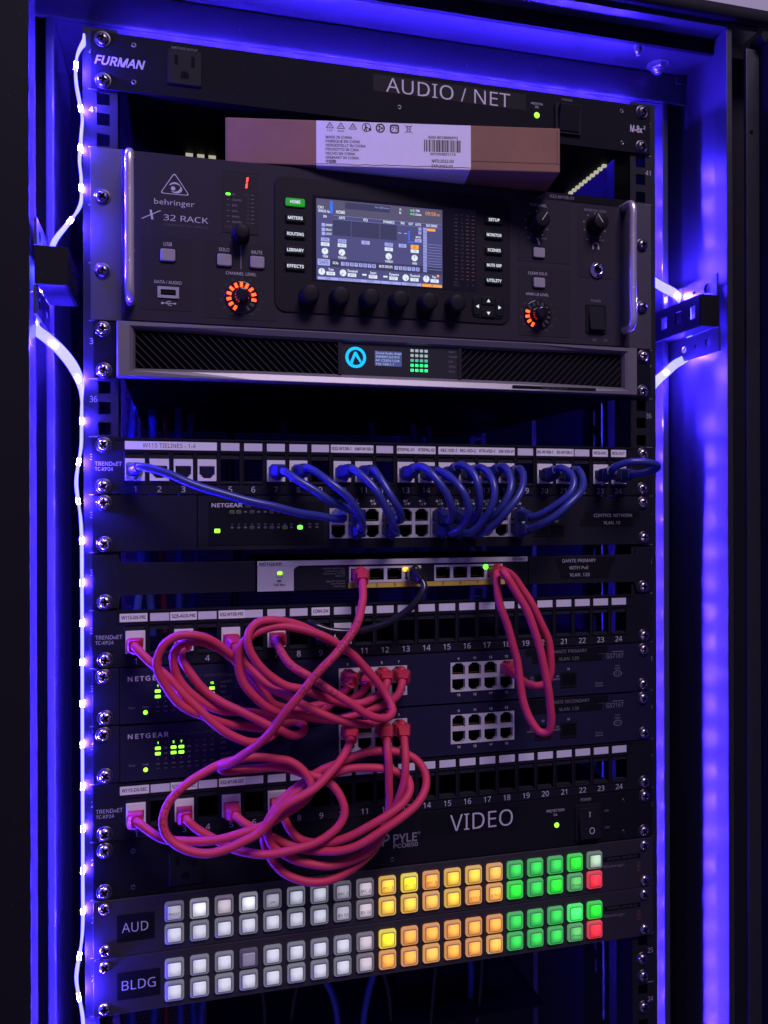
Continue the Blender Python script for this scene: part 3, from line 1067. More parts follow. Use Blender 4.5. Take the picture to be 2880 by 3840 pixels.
rects('screen_print', 'screen header', [(0.2, 107.8, .3, 8.8), (14, 107.8, 8.8, 12.6)], SY - .22)
rects('screen_print', 'screen dark', [(13.8, 28.6, 16.2, 29), (29.4, 52.9, 16.2, 29), (53.8, 68, 16.2, 29), (24, 62, 1.2, 6.5), (.6, 107.4, 48.6, 55)], SY - .23)
rects('screen_print', 'screen lavender', [cbox(7.3, 33.1, 7, 3), cbox(21.4, 33.2, 7, 3), cbox(41.2, 33, 7, 3), cbox(61, 33, 7, 3), cbox(72.9, 33, 6.6, 3), cbox(86.6, 27.7, 5.8, 2.8),
                                          cbox(88.1, 17.8, 2.5, 2.5), cbox(88.1, 21.1, 2.5, 2.5), (1, 11.2, 49.1, 54.3), cbox(5.8, 21.2, 2.8, 2.8), cbox(5.8, 25, 2.8, 2.8), cbox(5.8, 28.3, 2.8, 2.8)]
      + [cbox(21.9 + 3.77 * k, 51.85, 3, 3.1) for k in range(8)] + [cbox(67.3 + 3.76 * k, 51.85, 3, 3.1) for k in range(6)]
      + [(1 + 17.75 * k, 18.3 + 17.75 * k, 63.6, 65.9) for k in range(5)] + [cbox(92.6, 17.5 + 2.34 * k, 3, 2.0) for k in range(16)])
rects('screen_print', 'screen white', [cbox(7.3, 36.9, 7, 2.9), cbox(21.3, 36.8, 7.2, 2.9), cbox(61, 36.9, 7, 2.9), cbox(83.5, 36.8, 7, 2.8), cbox(11.8, 60.5, 7.2, 2.8), cbox(29.6, 60.6, 7.2, 2.8),
                                       cbox(47.4, 60.7, 7.2, 2.9), cbox(65, 60.8, 7.2, 2.8), cbox(83.2, 60.7, 7.2, 2.8), cbox(101, 60.6, 7.2, 2.8), cbox(40.1, 59.6, 3.6, 1.4), cbox(58, 59.9, 3.6, 1.4)]
      + [(69, 72, 22.4, 22.7), (74.4, 77, 22.4, 22.7)])
rects('screen_print', 'screen orange', [cbox(83.5, 33.2, 7, 3.4), (94.4, 101.7, 16.7, 18.9), (89.9, 107.4, 63.6, 66), cbox(104, 56.2, 1.8, 2)])
rects('screen_print', 'screen blue', [(11.3, 13.6, 1.2, 11.5), (78, 79.2, 20, 28), (77.2, 83.3, 28.9, 29.9)])
rects('screen_print', 'screen green', [cbox(80.5, 2.9, 1.5, 1.6), cbox(80.5, 5.8, 1.5, 1.6)])
rects('screen_print', 'screen lavender', [(94.8, 107.2, 30 + 2.34 * k, 30.2 + 2.34 * k) for k in range(10)] + [(14, 107.6, 12.7, 12.85), (14, 107.6, 15.9, 16.0)])
for x, d, r, a in ((7.1, 42.6, 2.7, 0), (21.2, 42.6, 2.7, -145), (60.9, 42.8, 2.7, 150), (83.4, 42.5, 2.7, 0), (4.4, 59.4, 2.8, 0), (22.1, 59.3, 2.8, -145), (75.6, 59.6, 2.8, 150), (93.6, 59.3, 2.8, 0)):
    q = MB().lathe(x - 67.9, d + 25, [(r, GY + .02), (r, GY)], 20, False)
    q.part('screen_print', 'screen white', lcd)
    q = MB().box(-.22, .22, GY - .06, GY - .03, -r * .9, 0)
    a = math.radians(a)
    q.v = [(x - 67.9 + px * math.cos(a) - pd * math.sin(a), py, d + 25 + px * math.sin(a) + pd * math.cos(a)) for px, py, pd in q.v]
    q.part('screen_print', 'screen ink', lcd)


def slet(t, x, d, h, w=None, m='screen white', align='c', bold=.02):
    return lettering(t, x - 67.9, d + 25, h, m, lcd, w=w, align=align, bold=bold, y=GY - .04, name='screen_lettering')


for t, x, d, h, w, m, al in (
        ('CH1', 1.3, 7.2, 2.1, 4.6, 'screen white', 'l'), ('VENUE Ha', 1.3, 10.1, 1.9, 9.8, 'screen white', 'l'), ('HOME', 20.1, 9.8, 2.4, 7.4, 'screen white', 'c'),
        ('No USB drive', 55.3, 2.9, 1.4, 12, 'screen lavender', 'c'), ('A:', 71.1, 2.8, 1.6, None, 'screen white', 'c'), ('B:', 71.1, 5.7, 1.6, None, 'screen white', 'c'),
        ('C: 48K', 85, 2.8, 1.7, 6.2, 'screen white', 'c'), ('C: Dante', 85.6, 5.8, 1.7, 7.6, 'screen white', 'c'), ('09:58', 97.6, 4.2, 2.7, 9, 'screen orange', 'c'), (':48', 104, 4.8, 1.7, 3, 'screen orange', 'c'),
        ('IN', 7.1, 14.3, 1.8, None, 'screen white', 'c'), ('GATE', 21.3, 14.3, 1.8, 5, 'screen white', 'c'), ('EQ', 41.2, 14.3, 1.9, None, 'screen white', 'c'), ('DYNAMICS', 61.1, 14.4, 1.9, 9.6, 'screen white', 'c'),
        ('INS', 73, 14.2, 1.8, 3.4, 'screen white', 'c'), ('OUT', 80.1, 14.3, 1.8, 3.8, 'screen white', 'c'), ('AUTO', 86.5, 14.3, 1.8, 5, 'screen white', 'c'), ('BUS SENDS', 98.6, 14.3, 1.8, 9.6, 'screen white', 'c'),
        ('INVERT', 10.6, 21.2, 1.6, 5.6, 'screen white', 'c'), ('DELAY', 10.3, 25, 1.6, 5, 'screen white', 'c'), ('LOCUT', 10.3, 28.3, 1.6, 5, 'screen white', 'c'),
        ('LINK', 7.3, 33.1, 1.8, 4.6, 'screen ink', 'c'), ('GATE', 21.4, 33.2, 1.8, 5, 'screen ink', 'c'), ('EQ', 41.2, 33, 1.8, 2.6, 'screen ink', 'c'), ('COMP', 61, 33, 1.8, 5.4, 'screen ink', 'c'), ('INS', 72.9, 33, 1.8, 3.4, 'screen ink', 'c'),
        ('LR', 83.5, 33.2, 1.9, 2.2, 'screen ink', 'c'), ('+0.0', 7.3, 36.9, 1.7, 4, 'screen ink', 'c'), ('-80.0', 21.3, 36.8, 1.7, 5, 'screen ink', 'c'), ('0.0', 61, 36.9, 1.7, 3, 'screen ink', 'c'), ('+0', 83.5, 36.8, 1.7, 2.4, 'screen ink', 'c'),
        ('TRIM', 7.3, 47, 1.7, 4.4, 'screen white', 'c'), ('THRESH', 21.3, 47, 1.7, 6.8, 'screen white', 'c'), ('THRESH', 61, 47.2, 1.7, 6.8, 'screen white', 'c'), ('PAN', 83.4, 47.2, 1.7, 3.8, 'screen white', 'c'),
        ('Sub', 86.6, 27.7, 1.7, 3.2, 'screen ink', 'c'), ('MONO', 86.7, 24.9, 1.5, 4.4, 'screen white', 'c'), ('X', 88.1, 17.8, 1.6, None, 'screen ink', 'c'), ('Y', 88.1, 21.1, 1.6, None, 'screen ink', 'c'),
        ('SAFE', 6.1, 51.7, 2.9, 7.4, 'screen ink', 'c'), ('DCAs', 15.9, 51.7, 1.9, 4.6, 'screen white', 'c'), ('MUTE GROUPS', 58.4, 51.7, 1.9, 11.6, 'screen white', 'c'),
        ('Trim', 12, 57.4, 1.9, 4.4, 'screen white', 'c'), ('Threshold', 29.9, 57.4, 1.9, 8.6, 'screen white', 'c'), ('Insert', 47.6, 57.5, 1.9, 5.2, 'screen white', 'c'), ('Dynamics', 65.5, 57.6, 1.9, 8.2, 'screen white', 'c'),
        ('Threshold', 83.5, 57.5, 1.9, 8.6, 'screen white', 'c'), ('Pan', 100.6, 57.4, 1.9, 3.4, 'screen white', 'c'), ('+0.0', 11.8, 60.5, 1.7, 4.2, 'screen ink', 'c'), ('-80.0', 29.6, 60.6, 1.7, 5, 'screen ink', 'c'),
        ('POST', 47.4, 60.7, 1.7, 4.8, 'screen ink', 'c'), ('POST', 65, 60.8, 1.7, 4.8, 'screen ink', 'c'), ('0.0', 83.2, 60.7, 1.7, 3, 'screen ink', 'c'), ('+0', 101, 60.6, 1.7, 2.4, 'screen ink', 'c'),
        ('LINK', 9.7, 64.75, 1.6, 4.4, 'screen ink', 'c'), ('GATE/EXP/DUCK', 27.4, 64.75, 1.6, 15.4, 'screen ink', 'c'), ('INSERT', 45.2, 64.75, 1.6, 6.6, 'screen ink', 'c'), ('EQ', 62.9, 64.75, 1.6, 2.6, 'screen ink', 'c'),
        ('COMP/EXP', 80.7, 64.75, 1.6, 9.6, 'screen ink', 'c'), ('LR', 98.7, 64.8, 1.7, 2.2, 'screen ink', 'c')):
    slet(t, x, d, h, w, m, al, .03 if m == 'screen white' else .015)
for k in range(8):
    slet(str(k + 1), 21.9 + 3.77 * k, 51.85, 1.9, None, 'screen ink')
for k in range(6):
    slet(str(k + 1), 67.3 + 3.76 * k, 51.85, 1.9, None, 'screen ink')
for k in range(16):
    slet(str(k + 1), 92.6, 17.5 + 2.34 * k, 1.3, None, 'screen ink')
# unlit level meters beside the screen
for k, t in enumerate(('10', '2', '4', '6', '8', '10', '12', '15', '18', '21', '24', '27', '30', '33', '36', '39', '42', '45')):
    d = 28.0 + k * 3.2
    for x in (52.5, 62.8, 67.7):
        box_part('meter_segment', 'led off dark' if x < 60 else 'meter reflection', mx, x - 1.3, x + 1.3, SY - .2, SY - .1, d - .35, d + .35)
    mlet(('-' if k else '') + t, 57.6, d, 1.5, m='print dim', bold=0, y=SY - .2)
mlet('M/C', 52.4, 85.3, 1.5, m='print dim', bold=0, y=SY - .2)
mlet('SOLO', 52.4, 87.8, 1.5, m='print dim', bold=0, y=SY - .2)
mlet('L', 62.8, 87.2, 1.5, m='print dim', bold=0, y=SY - .2)
mlet('R', 67.7, 87.2, 1.5, m='print dim', bold=0, y=SY - .2)


def soft_key(x, d, t, lit=None):
    o = MB().rbox(x - 9.0, x + 9.0, d - 4.1, d + 4.1, 1.6, SY - .4, SY, .3).part('key_surround', 'knob black', mx)
    MB().rbox(x - 7.9, x + 7.9, d - 3.2, d + 3.2, 1.2, SY - 1.7, SY, .6).part('key', lit or 'knob black', o)
    lettering(t, x, d, 2.3, 'screen white' if lit else 'key light', o, w=min(13.6, 1.9 * len(t) + .6), bold=.018, y=SY - 1.8)
    return o


mat('key lit', (0.02, 0.03, 0.02), 0.3, emit=(0.005, 0.7, 0.02), strength=0.42)
for k, t in enumerate(('HOME', 'METERS', 'ROUTING', 'LIBRARY', 'EFFECTS')):
    soft_key(-85.2, 30.3 + k * 12.98, t, 'key lit' if k == 0 else None)
for k, t in enumerate(('SETUP', 'MONITOR', 'SCENES', 'MUTE GRP', 'UTILITY')):
    soft_key(86.5, 29.9 + k * 13.05, t)
for k in range(6):
    x = -74.7 + 24.9 * k
    knob(x, 106.0, 7.6, 14)
    q = MB().box(-.3, .3, SY - .08, SY, -4.5, 4.5)
    a = math.radians((-35, -25, -12, 12, 25, 35)[k])
    q.v = [(x + 10 + px * math.cos(a) - pd * math.sin(a), py, 97 + px * math.sin(a) + pd * math.cos(a)) for px, py, pd in q.v]
    q.part('guide_line', 'mixer recess', mx)
# cursor pad
pad = MB().rbox(66.6, 96, 95.6, 114.2, 4.5, SY - .8, SY, .4, 4).part('cursor_pad', 'knob black', mx)
for nm, (cx, cd), poly in (('u', (81.2, 99.6), [(-1.6, 1.2), (1.6, 1.2), (0, -1.5)]), ('d', (81.2, 110.3), [(-1.6, -1.2), (1.6, -1.2), (0, 1.5)]),
                           ('l', (71.2, 104.9), [(1.2, -1.6), (1.2, 1.6), (-1.5, 0)]), ('r', (91.4, 104.9), [(-1.2, -1.6), (-1.2, 1.6), (1.5, 0)])):
    w, h = (8.4, 7.4) if nm in 'ud' else (7.6, 15)
    if nm in 'ud':
        MB().rbox(cx - 6.2, cx + 6.2, cd - 3.6, cd + 3.6, 1.5, SY - 1.5, SY - .7, .5).part('cursor_key', 'knob black', pad)
    else:
        MB().rbox(cx - 3.6, cx + 3.6, cd - 7.6, cd + 7.6, 2.2, SY - 1.5, SY - .7, .5).part('cursor_key', 'knob black', pad)
    MB().prism([(cx + a, cd + b) for a, b in poly], SY - 1.65, SY - 1.5).part('arrow_print', 'key light', pad)
# right hand controls
MB().rbox(110, 160, 3.5, 62, 1, PY - .08, PY + .1).part('control_area', 'mixer recess', mx)
MB().rbox(110, 160, 66.5, 127, 1, PY - .08, PY + .1).part('control_area', 'mixer recess', mx)
MB().rbox(167, 203, 8, 72.5, 1, PY - .08, PY + .1).part('control_area', 'mixer recess', mx)
MB().rbox(-205, -166, 66, 123, 1, PY - .08, PY + .1).part('control_area', 'mixer recess', mx)
MB().rbox(-157, -100.5, 66, 127, 1, PY - .06, PY + .1).part('control_area', 'mixer recess', mx)
P2 = PY - .16
mlet('TALK LEVEL', 128.6, 12.4, 2.2, 17, y=P2)
knob(127.4, 28.6, 7.6, 13, pointer=35)
mlet('MONITOR LEVEL', 184.4, 12.2, 2.1, 22, m='print grey', y=P2)
knob(183.6, 25.6, 7.6, 13, pointer=-35)
for cx, cd in ((127.4, 28.6), (183.6, 25.6)):
    for k in range(9):
        a = math.radians(-150 + 37.5 * k)
        MB().lathe(cx + 11 * math.sin(a), cd - 11 * math.cos(a), [(.45, P2 + .05), (.45, P2)], 8).part('dot_print', 'print white', mx)
    mlet('MIN', cx - 6.5, cd + 12.6, 1.6, m='print grey', y=P2)
    mlet('MAX', cx + 7, cd + 12.6, 1.6, m='print grey', y=P2)
mic = MB().prism([(126.8, 41.4), (128.8, 40.8), (129.4, 42.4), (130.2, 46.4), (129.5, 46.6), (127.6, 42.9)], P2, P2 + .05)
mic.part('microphone_print', 'print white', mx)
rubber_key(129.1, 54.3, 11.0, 8.8)
mlet('CLEAR SOLO', 128.2, 72.2, 2.2, 18, y=P2)
rubber_key(129.1, 80.6, 11.0, 8.8)
mlet('MAIN LR LEVEL', 128, 90.6, 2.1, 21.5, y=P2)
hp = MB()
n = 12
arc = [(184.6 + 3.1 * math.cos(math.radians(a)), 44 + 3.4 * math.sin(math.radians(a))) for a in [180 + 180 * k / n for k in range(n + 1)]]
arc2 = [(184.6 + (x - 184.6) * .82, 44 + (d - 44) * .82) for x, d in arc]
hp.add([(x, 0, d) for x, d in arc] + [(x, 0, d) for x, d in arc2], [(i, i + 1, n + 2 + i, n + 1 + i) for i in range(n)])
for s in (-1, 1):
    hp.box(184.6 + s * 2.7 - .7, 184.6 + s * 2.7 + .7, -.02, 0, 43.8, 46.6)
hp.part('headphone_print', 'print white', mx, 0, P2, 0)
jack = MB().lathe(185.6, 65.3, [(7.2, PY), (7.2, PY - 1.2), (6.4, PY - 2.0), (5.6, PY - 2.2), (5.0, PY - 3.2), (4.2, PY - 3.4), (3.2, PY - 2.4), (3.1, PY - .4)], 26, cap1=False).part('headphone_jack', 'chrome', mx)
MB().lathe(185.6, 65.3, [(3.2, PY - .5), (.05, PY - .5)], 18).part('jack_hole', 'void black', jack)
mlet('POWER', 184.6, 92.8, 2.2, 9.5, m='print grey', y=P2)
ps = MB().rbox(174.4, 194.6, 95.8, 122, 1.4, PY - .9, PY, .5).part('power_switch', 'knob black', mx)
MB().rings([[(177, PY - .8, 98.4), (192, PY - .8, 98.4), (192, PY - .8, 119.6), (177, PY - .8, 119.6)], [(177.4, PY - 1.4, 98.8), (191.6, PY - 1.4, 98.8), (191.6, PY - 4.4, 119.2), (177.4, PY - 4.4, 119.2)]]).part('rocker', 'outlet black', ps, bevel=.4)
mlet('ON /', 183.3, 127.6, 1.6, m='print grey', y=P2)
mlet('OFF', 194.2, 127.6, 1.6, m='print grey', y=P2)
tape = MB().rbox(119, 218, -.2, 6.6, .3, PY - .14, PY).part('label_tape', 'smoked glass', mx)
lettering('X32-W108-01', 151.5, 3.2, 2.6, 'print grey', tape, w=23.5, y=PY - .22, bold=0)
# ------------------------------------------------------------------ unit 41: cardboard box lying on the mixer lid
bx = thing('cardboard_box', 'brown cardboard box with white printed label lying on the mixer', 'box', 0, -140, 6)
bx.rotation_euler = (0, 0, -math.atan2(48, 270))
BD0, BD1, BLn, BDp = 52.0, 88.6, 274.2, 118.0
q = MB().box(0, BLn, 0, BDp, BD0, BD1)
carton = q.part('carton', 'cardboard', bx, bevel=.9)
MB().box(1.0, 1.7, -.25, .4, BD0 + 1, BD1 - 1).part('end_flap_edge', 'cardboard edge', bx)
MB().box(271.6, 273.4, -.5, 70, BD0 + 1.2, BD1 - 6.5).part('end_flap', 'cardboard', bx, bevel=.3)
MB().box(199.5, 272.4, -.18, 1, BD1 - 7.4, BD1 - 6.9).part('flap_seam', 'cardboard edge', bx)
lb = MB()
lb.box(72.8, 199.4, -.22, -.02, BD0 + .4, BD1 - .2)
lab = lb.part('printed_label', 'paper white', bx)
MB().box(72.8, 199.0, -.2, 46, BD1 + .02, BD1 + .2).part('label_fold', 'paper white', bx)
wav = [(72.8, BD1 - 1.4)]
random.seed(3)
for k in range(1, 26):
    wav.append((72.8 + 126.5 * k / 25, BD1 - 1.2 - random.uniform(0, .9)))
MB().prism(wav + [(x, d + .5) for x, d in reversed(wav)], -.34, -.24).part('label_crease', 'cardboard edge', lab)


def blet(t, x, d, h, w=None, align='c', bold=.01):
    return lettering(t, x, d, h, 'print black', lab, w=w, align=align, bold=.018, y=-.3)


for k, (t, w) in enumerate((('MADE IN CHINA', 21.5), ('FABRIQUÉ EN CHINE', 27.8), ('HERGESTELLT IN CHINA', 32.5), ('PRODOTTO IN CINA', 27), ('HECHO EN CHINA', 24), ('GEMAAKT IN CHINA', 27), ('中国製', 8.6))):
    blet(t, 80.4, 65.6 + k * 3.3, 2.0, w, 'l', .005)
blet('ASIN B01B8R6PF2', 176.2, 63.2, 2.0, 25)
blet('697003831115', 176.2, 76.8, 1.9, 21)
blet('MFD:2022-03', 176, 82.5, 2.3, 18)
blet('EXP:2032-03', 175.6, 86.6, 2.1, 17.5)
bar = MB()
xx = 160.6
random.seed(11)
while xx < 191:
    w = random.choice((.3, .3, .55, .8, 1.0))
    bar.box(xx, xx + w, -.3, -.23, 65.1, 74.9)
    xx += w + random.choice((.3, .4, .6, .8))
bar.part('barcode_print', 'print black', lab)


def icon(fn, x):
    fn(x, 56.4)


def tri_icon(x, d, t, sub):
    outline(rounded_tri([(x, d - 3.0), (x - 3.5, d + 2.4), (x + 3.5, d + 2.4)], 1.0), .55).part('icon_print', 'print black', lab, 0, -.3, 0)
    blet(t, x, d + .6, 1.2, None)
    if sub:
        blet(sub, x, d + 4.3, 1.3, None)


tri_icon(83.8, 56.0, '20', 'P A P')
tri_icon(92.8, 56.2, '04', 'PE-LD')
tri_icon(102.5, 56.4, 'CB', None)


def ring_print(x, d, r, w):
    n = 24
    q = MB()
    q.add([(x + rr * math.cos(2 * math.pi * k / n), 0, d + rr * math.sin(2 * math.pi * k / n)) for rr in (r, r - w) for k in range(n)], [(k, (k + 1) % n, n + (k + 1) % n, n + k) for k in range(n)])
    q.part('icon_print', 'print black', lab, 0, -.3, 0)


ring_print(113.5, 56.8, 3.7, .6)
MB().lathe(112.8, 54.9, [(.75, -.28), (.75, -.3)], 10).part('icon_print', 'print black', lab)
MB().prism([(112.2, 55.8), (113.6, 55.8), (115.2, 57.4), (114.8, 57.9), (113.5, 57), (114, 59.8), (113.1, 59.8), (112.8, 58), (112.2, 59.8), (111.4, 59.6), (112.2, 57.2)], -.3, -.27).part('icon_print', 'print black', lab)
MB().box(115.4, 117.4, -.3, -.27, 57.2, 59.4).part('icon_print', 'print black', lab)
ring_print(124.8, 57.0, 3.8, 1.1)
for k in range(3):
    a = math.radians(90 + 120 * k)
    q = MB().box(-.8, .8, -.3, -.27, -2.3, -.5)
    q.v = [(124.8 + px * math.cos(a) - pd * math.sin(a), py, 57 + px * math.sin(a) + pd * math.cos(a)) for px, py, pd in q.v]
    q.part('icon_print', 'print black', lab)
outline([(x, d) for x, _, d in MB().rbox(132.6, 140.2, 53.6, 61, 2, 0, 1).v[:16]], .8).part('icon_print', 'print black', lab, 0, -.3, 0)
blet('プラ', 136.4, 57.3, 3.0, 4.8, bold=.03)
MB().prism([(146.2, 54.6), (149.8, 54.6), (149.3, 59.6), (146.7, 59.6)], -.3, -.27).part('icon_print', 'print black', lab)
MB().prism([(146.8, 55.4), (149.2, 55.4), (148.8, 59), (147.2, 59)], -.33, -.31).part('icon_print', 'paper white', lab)
for s in (-1, 1):
    MB().prism([(148 - s * 3.4, 53.6), (148 - s * 2.9, 53.6), (148 + s * 3.4, 60.6), (148 + s * 2.9, 60.6)], -.36, -.34).part('icon_print', 'print black', lab)

# ------------------------------------------------------------------ unit 37: amplifier
am = thing('power_amplifier', 'silver framed one unit amplifier with slanted grilles and round cyan logo', 'amplifier', 5 * U)
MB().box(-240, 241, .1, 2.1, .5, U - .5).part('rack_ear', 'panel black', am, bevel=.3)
rack_screws(am, 1, SCREW)
chassis(am, -218, 218, 1.2, 43, 420)


def aring(ix, it, ib, y, k=0.0):
    """closed outline of the bezel, its middle waisted by k"""
    L, R, T, B = -222.8 + ix, 223 - ix, .6 + it, 43.4 - ib
    return [(L, y, T), (-168, y, T + k * .3), (-120, y, T + k), (120, y, T + k), (168, y, T + k * .3), (R, y, T), (R, y, B), (168, y, B - k * .5), (120, y, B - k * 1.1), (-120, y, B - k * 1.1), (-168, y, B - k * .5), (L, y, B)]


MB().rings([aring(0, 0, 0, .05), aring(0, 0, 0, -6), aring(1.2, .8, .8, -8.2), aring(9.5, 3.6, 3.8, -8.2, -2.3), aring(12.0, 4.6, 5.0, -6.4, 1.0), aring(13.6, 5.6, 7.2, -3.2, 1.6), aring(13.6, 5.6, 7.2, -.5, 1.6)], cap0=False, cap1=False).part('bezel', 'amp silver', am)
box_part('grille_backing', 'void black', am, -210, 210, -.6, -.1, 5, 37.5)


def fin_row(x0, x1, sgn):
    pitch = 6.25
    T, B = 7.2, 35.0
    h = B - T
    n = int((x1 - x0 + h) / pitch) + 1
    for k in range(n):
        xt = x0 - h + k * pitch if sgn > 0 else x0 + k * pitch
        a, b = (xt, T), (xt + sgn * h, B)
        w = 0.6
        # clip the slanted fin to the window
        poly = [(a[0] - w, T), (a[0] + w, T), (b[0] + w, B), (b[0] - w, B)]
        out = poly
        for lim, keep in ((x0, 1), (x1, -1)):
            src, out = out, []
            for i in range(len(src)):
                p, q = src[i], src[(i + 1) % len(src)]
                pin, qin = keep * (p[0] - lim) >= 0, keep * (q[0] - lim) >= 0
                if pin:
                    out.append(p)
                if pin != qin:
                    t = (lim - p[0]) / (q[0] - p[0])
                    out.append((lim, p[1] + t * (q[1] - p[1])))
            if len(out) < 3:
                break
        if len(out) < 3:
            continue
        MB().prism(out, -3.0, -.7).part('slat', 'amp fin', am)


fin_row(-209, -50.5, 1)
fin_row(56.8, 209, -1)
MB().box(-50.4, -47.2, -4.6, -.5, 6.4, 34.6).part('grille_bar', 'amp fin', am, bevel=.3)
MB().box(53.6, 56.6, -4.6, -.5, 6.4, 34.6).part('grille_bar', 'amp fin', am, bevel=.3)
win = MB().box(-47.0, 53.4, -3.4, -.5, 6.6, 34.4).part('display_window', 'amp window', am)
WY = -3.5
n = 32
rg = MB()
lx, ld, r0, r1 = -35.4, 19.9, 8.7, 6.3
rg.add([(lx + r * math.cos(2 * math.pi * k / n), WY - .1, ld + r * math.sin(2 * math.pi * k / n)) for r in (r0, r1) for k in range(n)], [(k, (k + 1) % n, n + (k + 1) % n, n + k) for k in range(n)])
rg.part('logo_ring', 'amp logo', am)
MB().prism([(lx - 4.8, ld + 4.2), (lx - 1.2, ld - 4.6), (lx + .6, ld - 4.6), (lx + 5.0, ld + 3.2), (lx + 3.8, ld + 4.4), (lx + .8, ld + .2), (lx - .6, ld - 1.2), (lx - 2.6, ld + 5.4)], WY - .12, WY).part('logo_mark', 'amp logo', am)
box_part('text_display', 'oled base', am, -19.2, 3.9, WY - .08, WY, 13.6, 26.0)
for k, (t, w) in enumerate((('Zoned Audio Ampl', 22), ('354NW913221010', 20.5), ('AP: CS354-1234', 20.5), ('192.168.1.1', 15.5))):
    lettering(t, -18.6, 15.3 + 3.05 * k, 1.7, 'oled print', am, w=w, align='l', y=WY - .14, bold=0)
for r in range(5):
    for c in range(4):
        indicator(am, 13 + 4.1 * c, 12 + 4.12 * r, 2.7, 2.3, ('amp led pale', 'amp led pale', 'amp led mid', 'amp led green', 'amp led green')[r], WY - .35, .3)
    lettering(('FAULT', 'THERMAL', 'CLIP', 'SIGNAL', 'READY')[r], 45.3, 11.7 + 4.12 * r, 1.3, 'print grey', am, align='l', y=WY - .05, bold=0)
box_part('label_tape', 'label black', am, 101.5, 181, -8.36, -8.15, 38.4, 41.0)
lettering('AMP-W108-01', 141, 39.7, 1.9, 'print dim', am, w=24, y=-8.42)

# ------------------------------------------------------------------ RJ45 shapes shared by panels and switches
def socket_block(parent, name, cols, rows, m, y0=-.6, y1=3.0, mouth=(11.6, 8.0), latch=(6.0, 2.4)):
    """metal face of a block of sockets: cols are centres in x, rows are (centre in d, latch side)"""
    xs, ds_, holes = set(), set(), []
    x_ext = (min(cols) - 7.25, max(cols) + 7.25)
    d_ext = (min(r[0] for r in rows) - 6.3, max(r[0] for r in rows) + 6.3)
    for cx in cols:
        for cd, tab in rows:
            mw, mh = mouth
            lw, lh = latch
            holes.append((cx - mw / 2, cx + mw / 2, cd - mh / 2 - tab * .6, cd + mh / 2 - tab * .6))
            if tab < 0:
                holes.append((cx - lw / 2, cx + lw / 2, cd - mh / 2 + .6 - lh, cd - mh / 2 + .7))
                holes.append((cx - lw / 2 - 1.5, cx + lw / 2 + 1.5, cd - mh / 2 + .6 - lh * .5, cd - mh / 2 + .7))
            else:
                holes.append((cx - lw / 2, cx + lw / 2, cd + mh / 2 - .7, cd + mh / 2 - .6 + lh))
                holes.append((cx - lw / 2 - 1.5, cx + lw / 2 + 1.5, cd + mh / 2 - .7, cd + mh / 2 - .6 + lh * .5))
    xs = sorted({round(v, 3) for h in holes for v in h[:2]} | set(x_ext))
    dd = sorted({round(v, 3) for h in holes for v in h[2:]} | set(d_ext))
    cells = set()
    for i in range(len(xs) - 1):
        for j in range(len(dd) - 1):
            mx_, md = (xs[i] + xs[i + 1]) / 2, (dd[j] + dd[j + 1]) / 2
            if any(h[0] < mx_ < h[1] and h[2] < md < h[3] for h in holes):
                cells.add((i, j))
    blk = MB().plate(xs, dd, cells, y0, y1).part(name, m, parent)
    for cx in cols:
        for cd, tab in rows:
            s = place('socket', SOCKET, blk, cx, 0, cd)
            if tab > 0:
                s.rotation_euler = (0, math.pi, 0)
            place('contact_pins', PINS, s)
    return blk


_s = MB()
p = [(-6.6, 3.05, -6.2), (6.6, 3.05, -6.2), (6.6, 3.05, 6.0), (-6.6, 3.05, 6.0), (-6.6, 12, -6.2), (6.6, 12, -6.2), (6.6, 12, 6.0), (-6.6, 12, 6.0)]
_s.add(p, [(4, 5, 6, 7), (0, 4, 7, 3), (1, 2, 6, 5), (0, 1, 5, 4), (3, 7, 6, 2)])
SOCKET = _s.mesh('socket', 'void black')
_p = MB()
for k in range(8):
    _p.box(-4.2 + 1.2 * k - .22, -4.2 + 1.2 * k + .22, 3.6, 8, 3.2, 3.6)
PINS = _p.mesh('contact_pins', 'gold contact')

# ------------------------------------------------------------------ patch panels
PX0, PITCH = -209.8, 18.15


def px(n):
    return PX0 + (n - 1) * PITCH


# white keystone jack with its stepped mouth
_hx = [-7.3, -5.9, -4.4, -3.0, 3.0, 4.4, 5.9, 7.3]
_hd = [-8.6, -3.2, 3.6, 5.2, 6.4, 8.6]
_holes = {(i, 1) for i in range(1, 6)} | {(i, 2) for i in range(2, 5)} | {(3, 3)}
JACK = MB().plate(_hx, _hd, _holes, -1.4, 2.5).mesh('keystone_jack', 'jack white')
bevel_mesh(JACK, .18, 1)
_j = MB()
_j.box(-6.2, 6.2, 9, 10, -6, 7)
JACK_BACK = _j.mesh('jack_recess', 'jack inner')
_j = MB()
for k in range(8):
    _j.box(-3.6 + 1.03 * k - .2, -3.6 + 1.03 * k + .2, 1.0, 6, -2.9, -2.3)
JACK_PINS = _j.mesh('contact_pins', 'gold contact')
BEZEL = MB().plate([-8.2, -7.35, 7.35, 8.2], [10.9, 11.7, 35.0, 35.9], {(1, 1)}, -.9, 0.2).mesh('port_bezel', 'patch plastic')
bevel_mesh(BEZEL, .22, 1)
TAB = MB().box(-7.3, 7.3, .6, 2.2, 11.8, 16.0).box(-2.6, 2.6, .3, .6, 13.4, 14.4).mesh('port_tab', 'patch tab')
LIP = MB().box(-7.3, 7.3, 1.0, 6.0, 33.6, 34.9).mesh('port_lip', 'patch tab')
BLANK = MB().box(-7.2, 7.2, -.55, -.05, 0, 6.1).mesh('blank_label', 'paper grey')


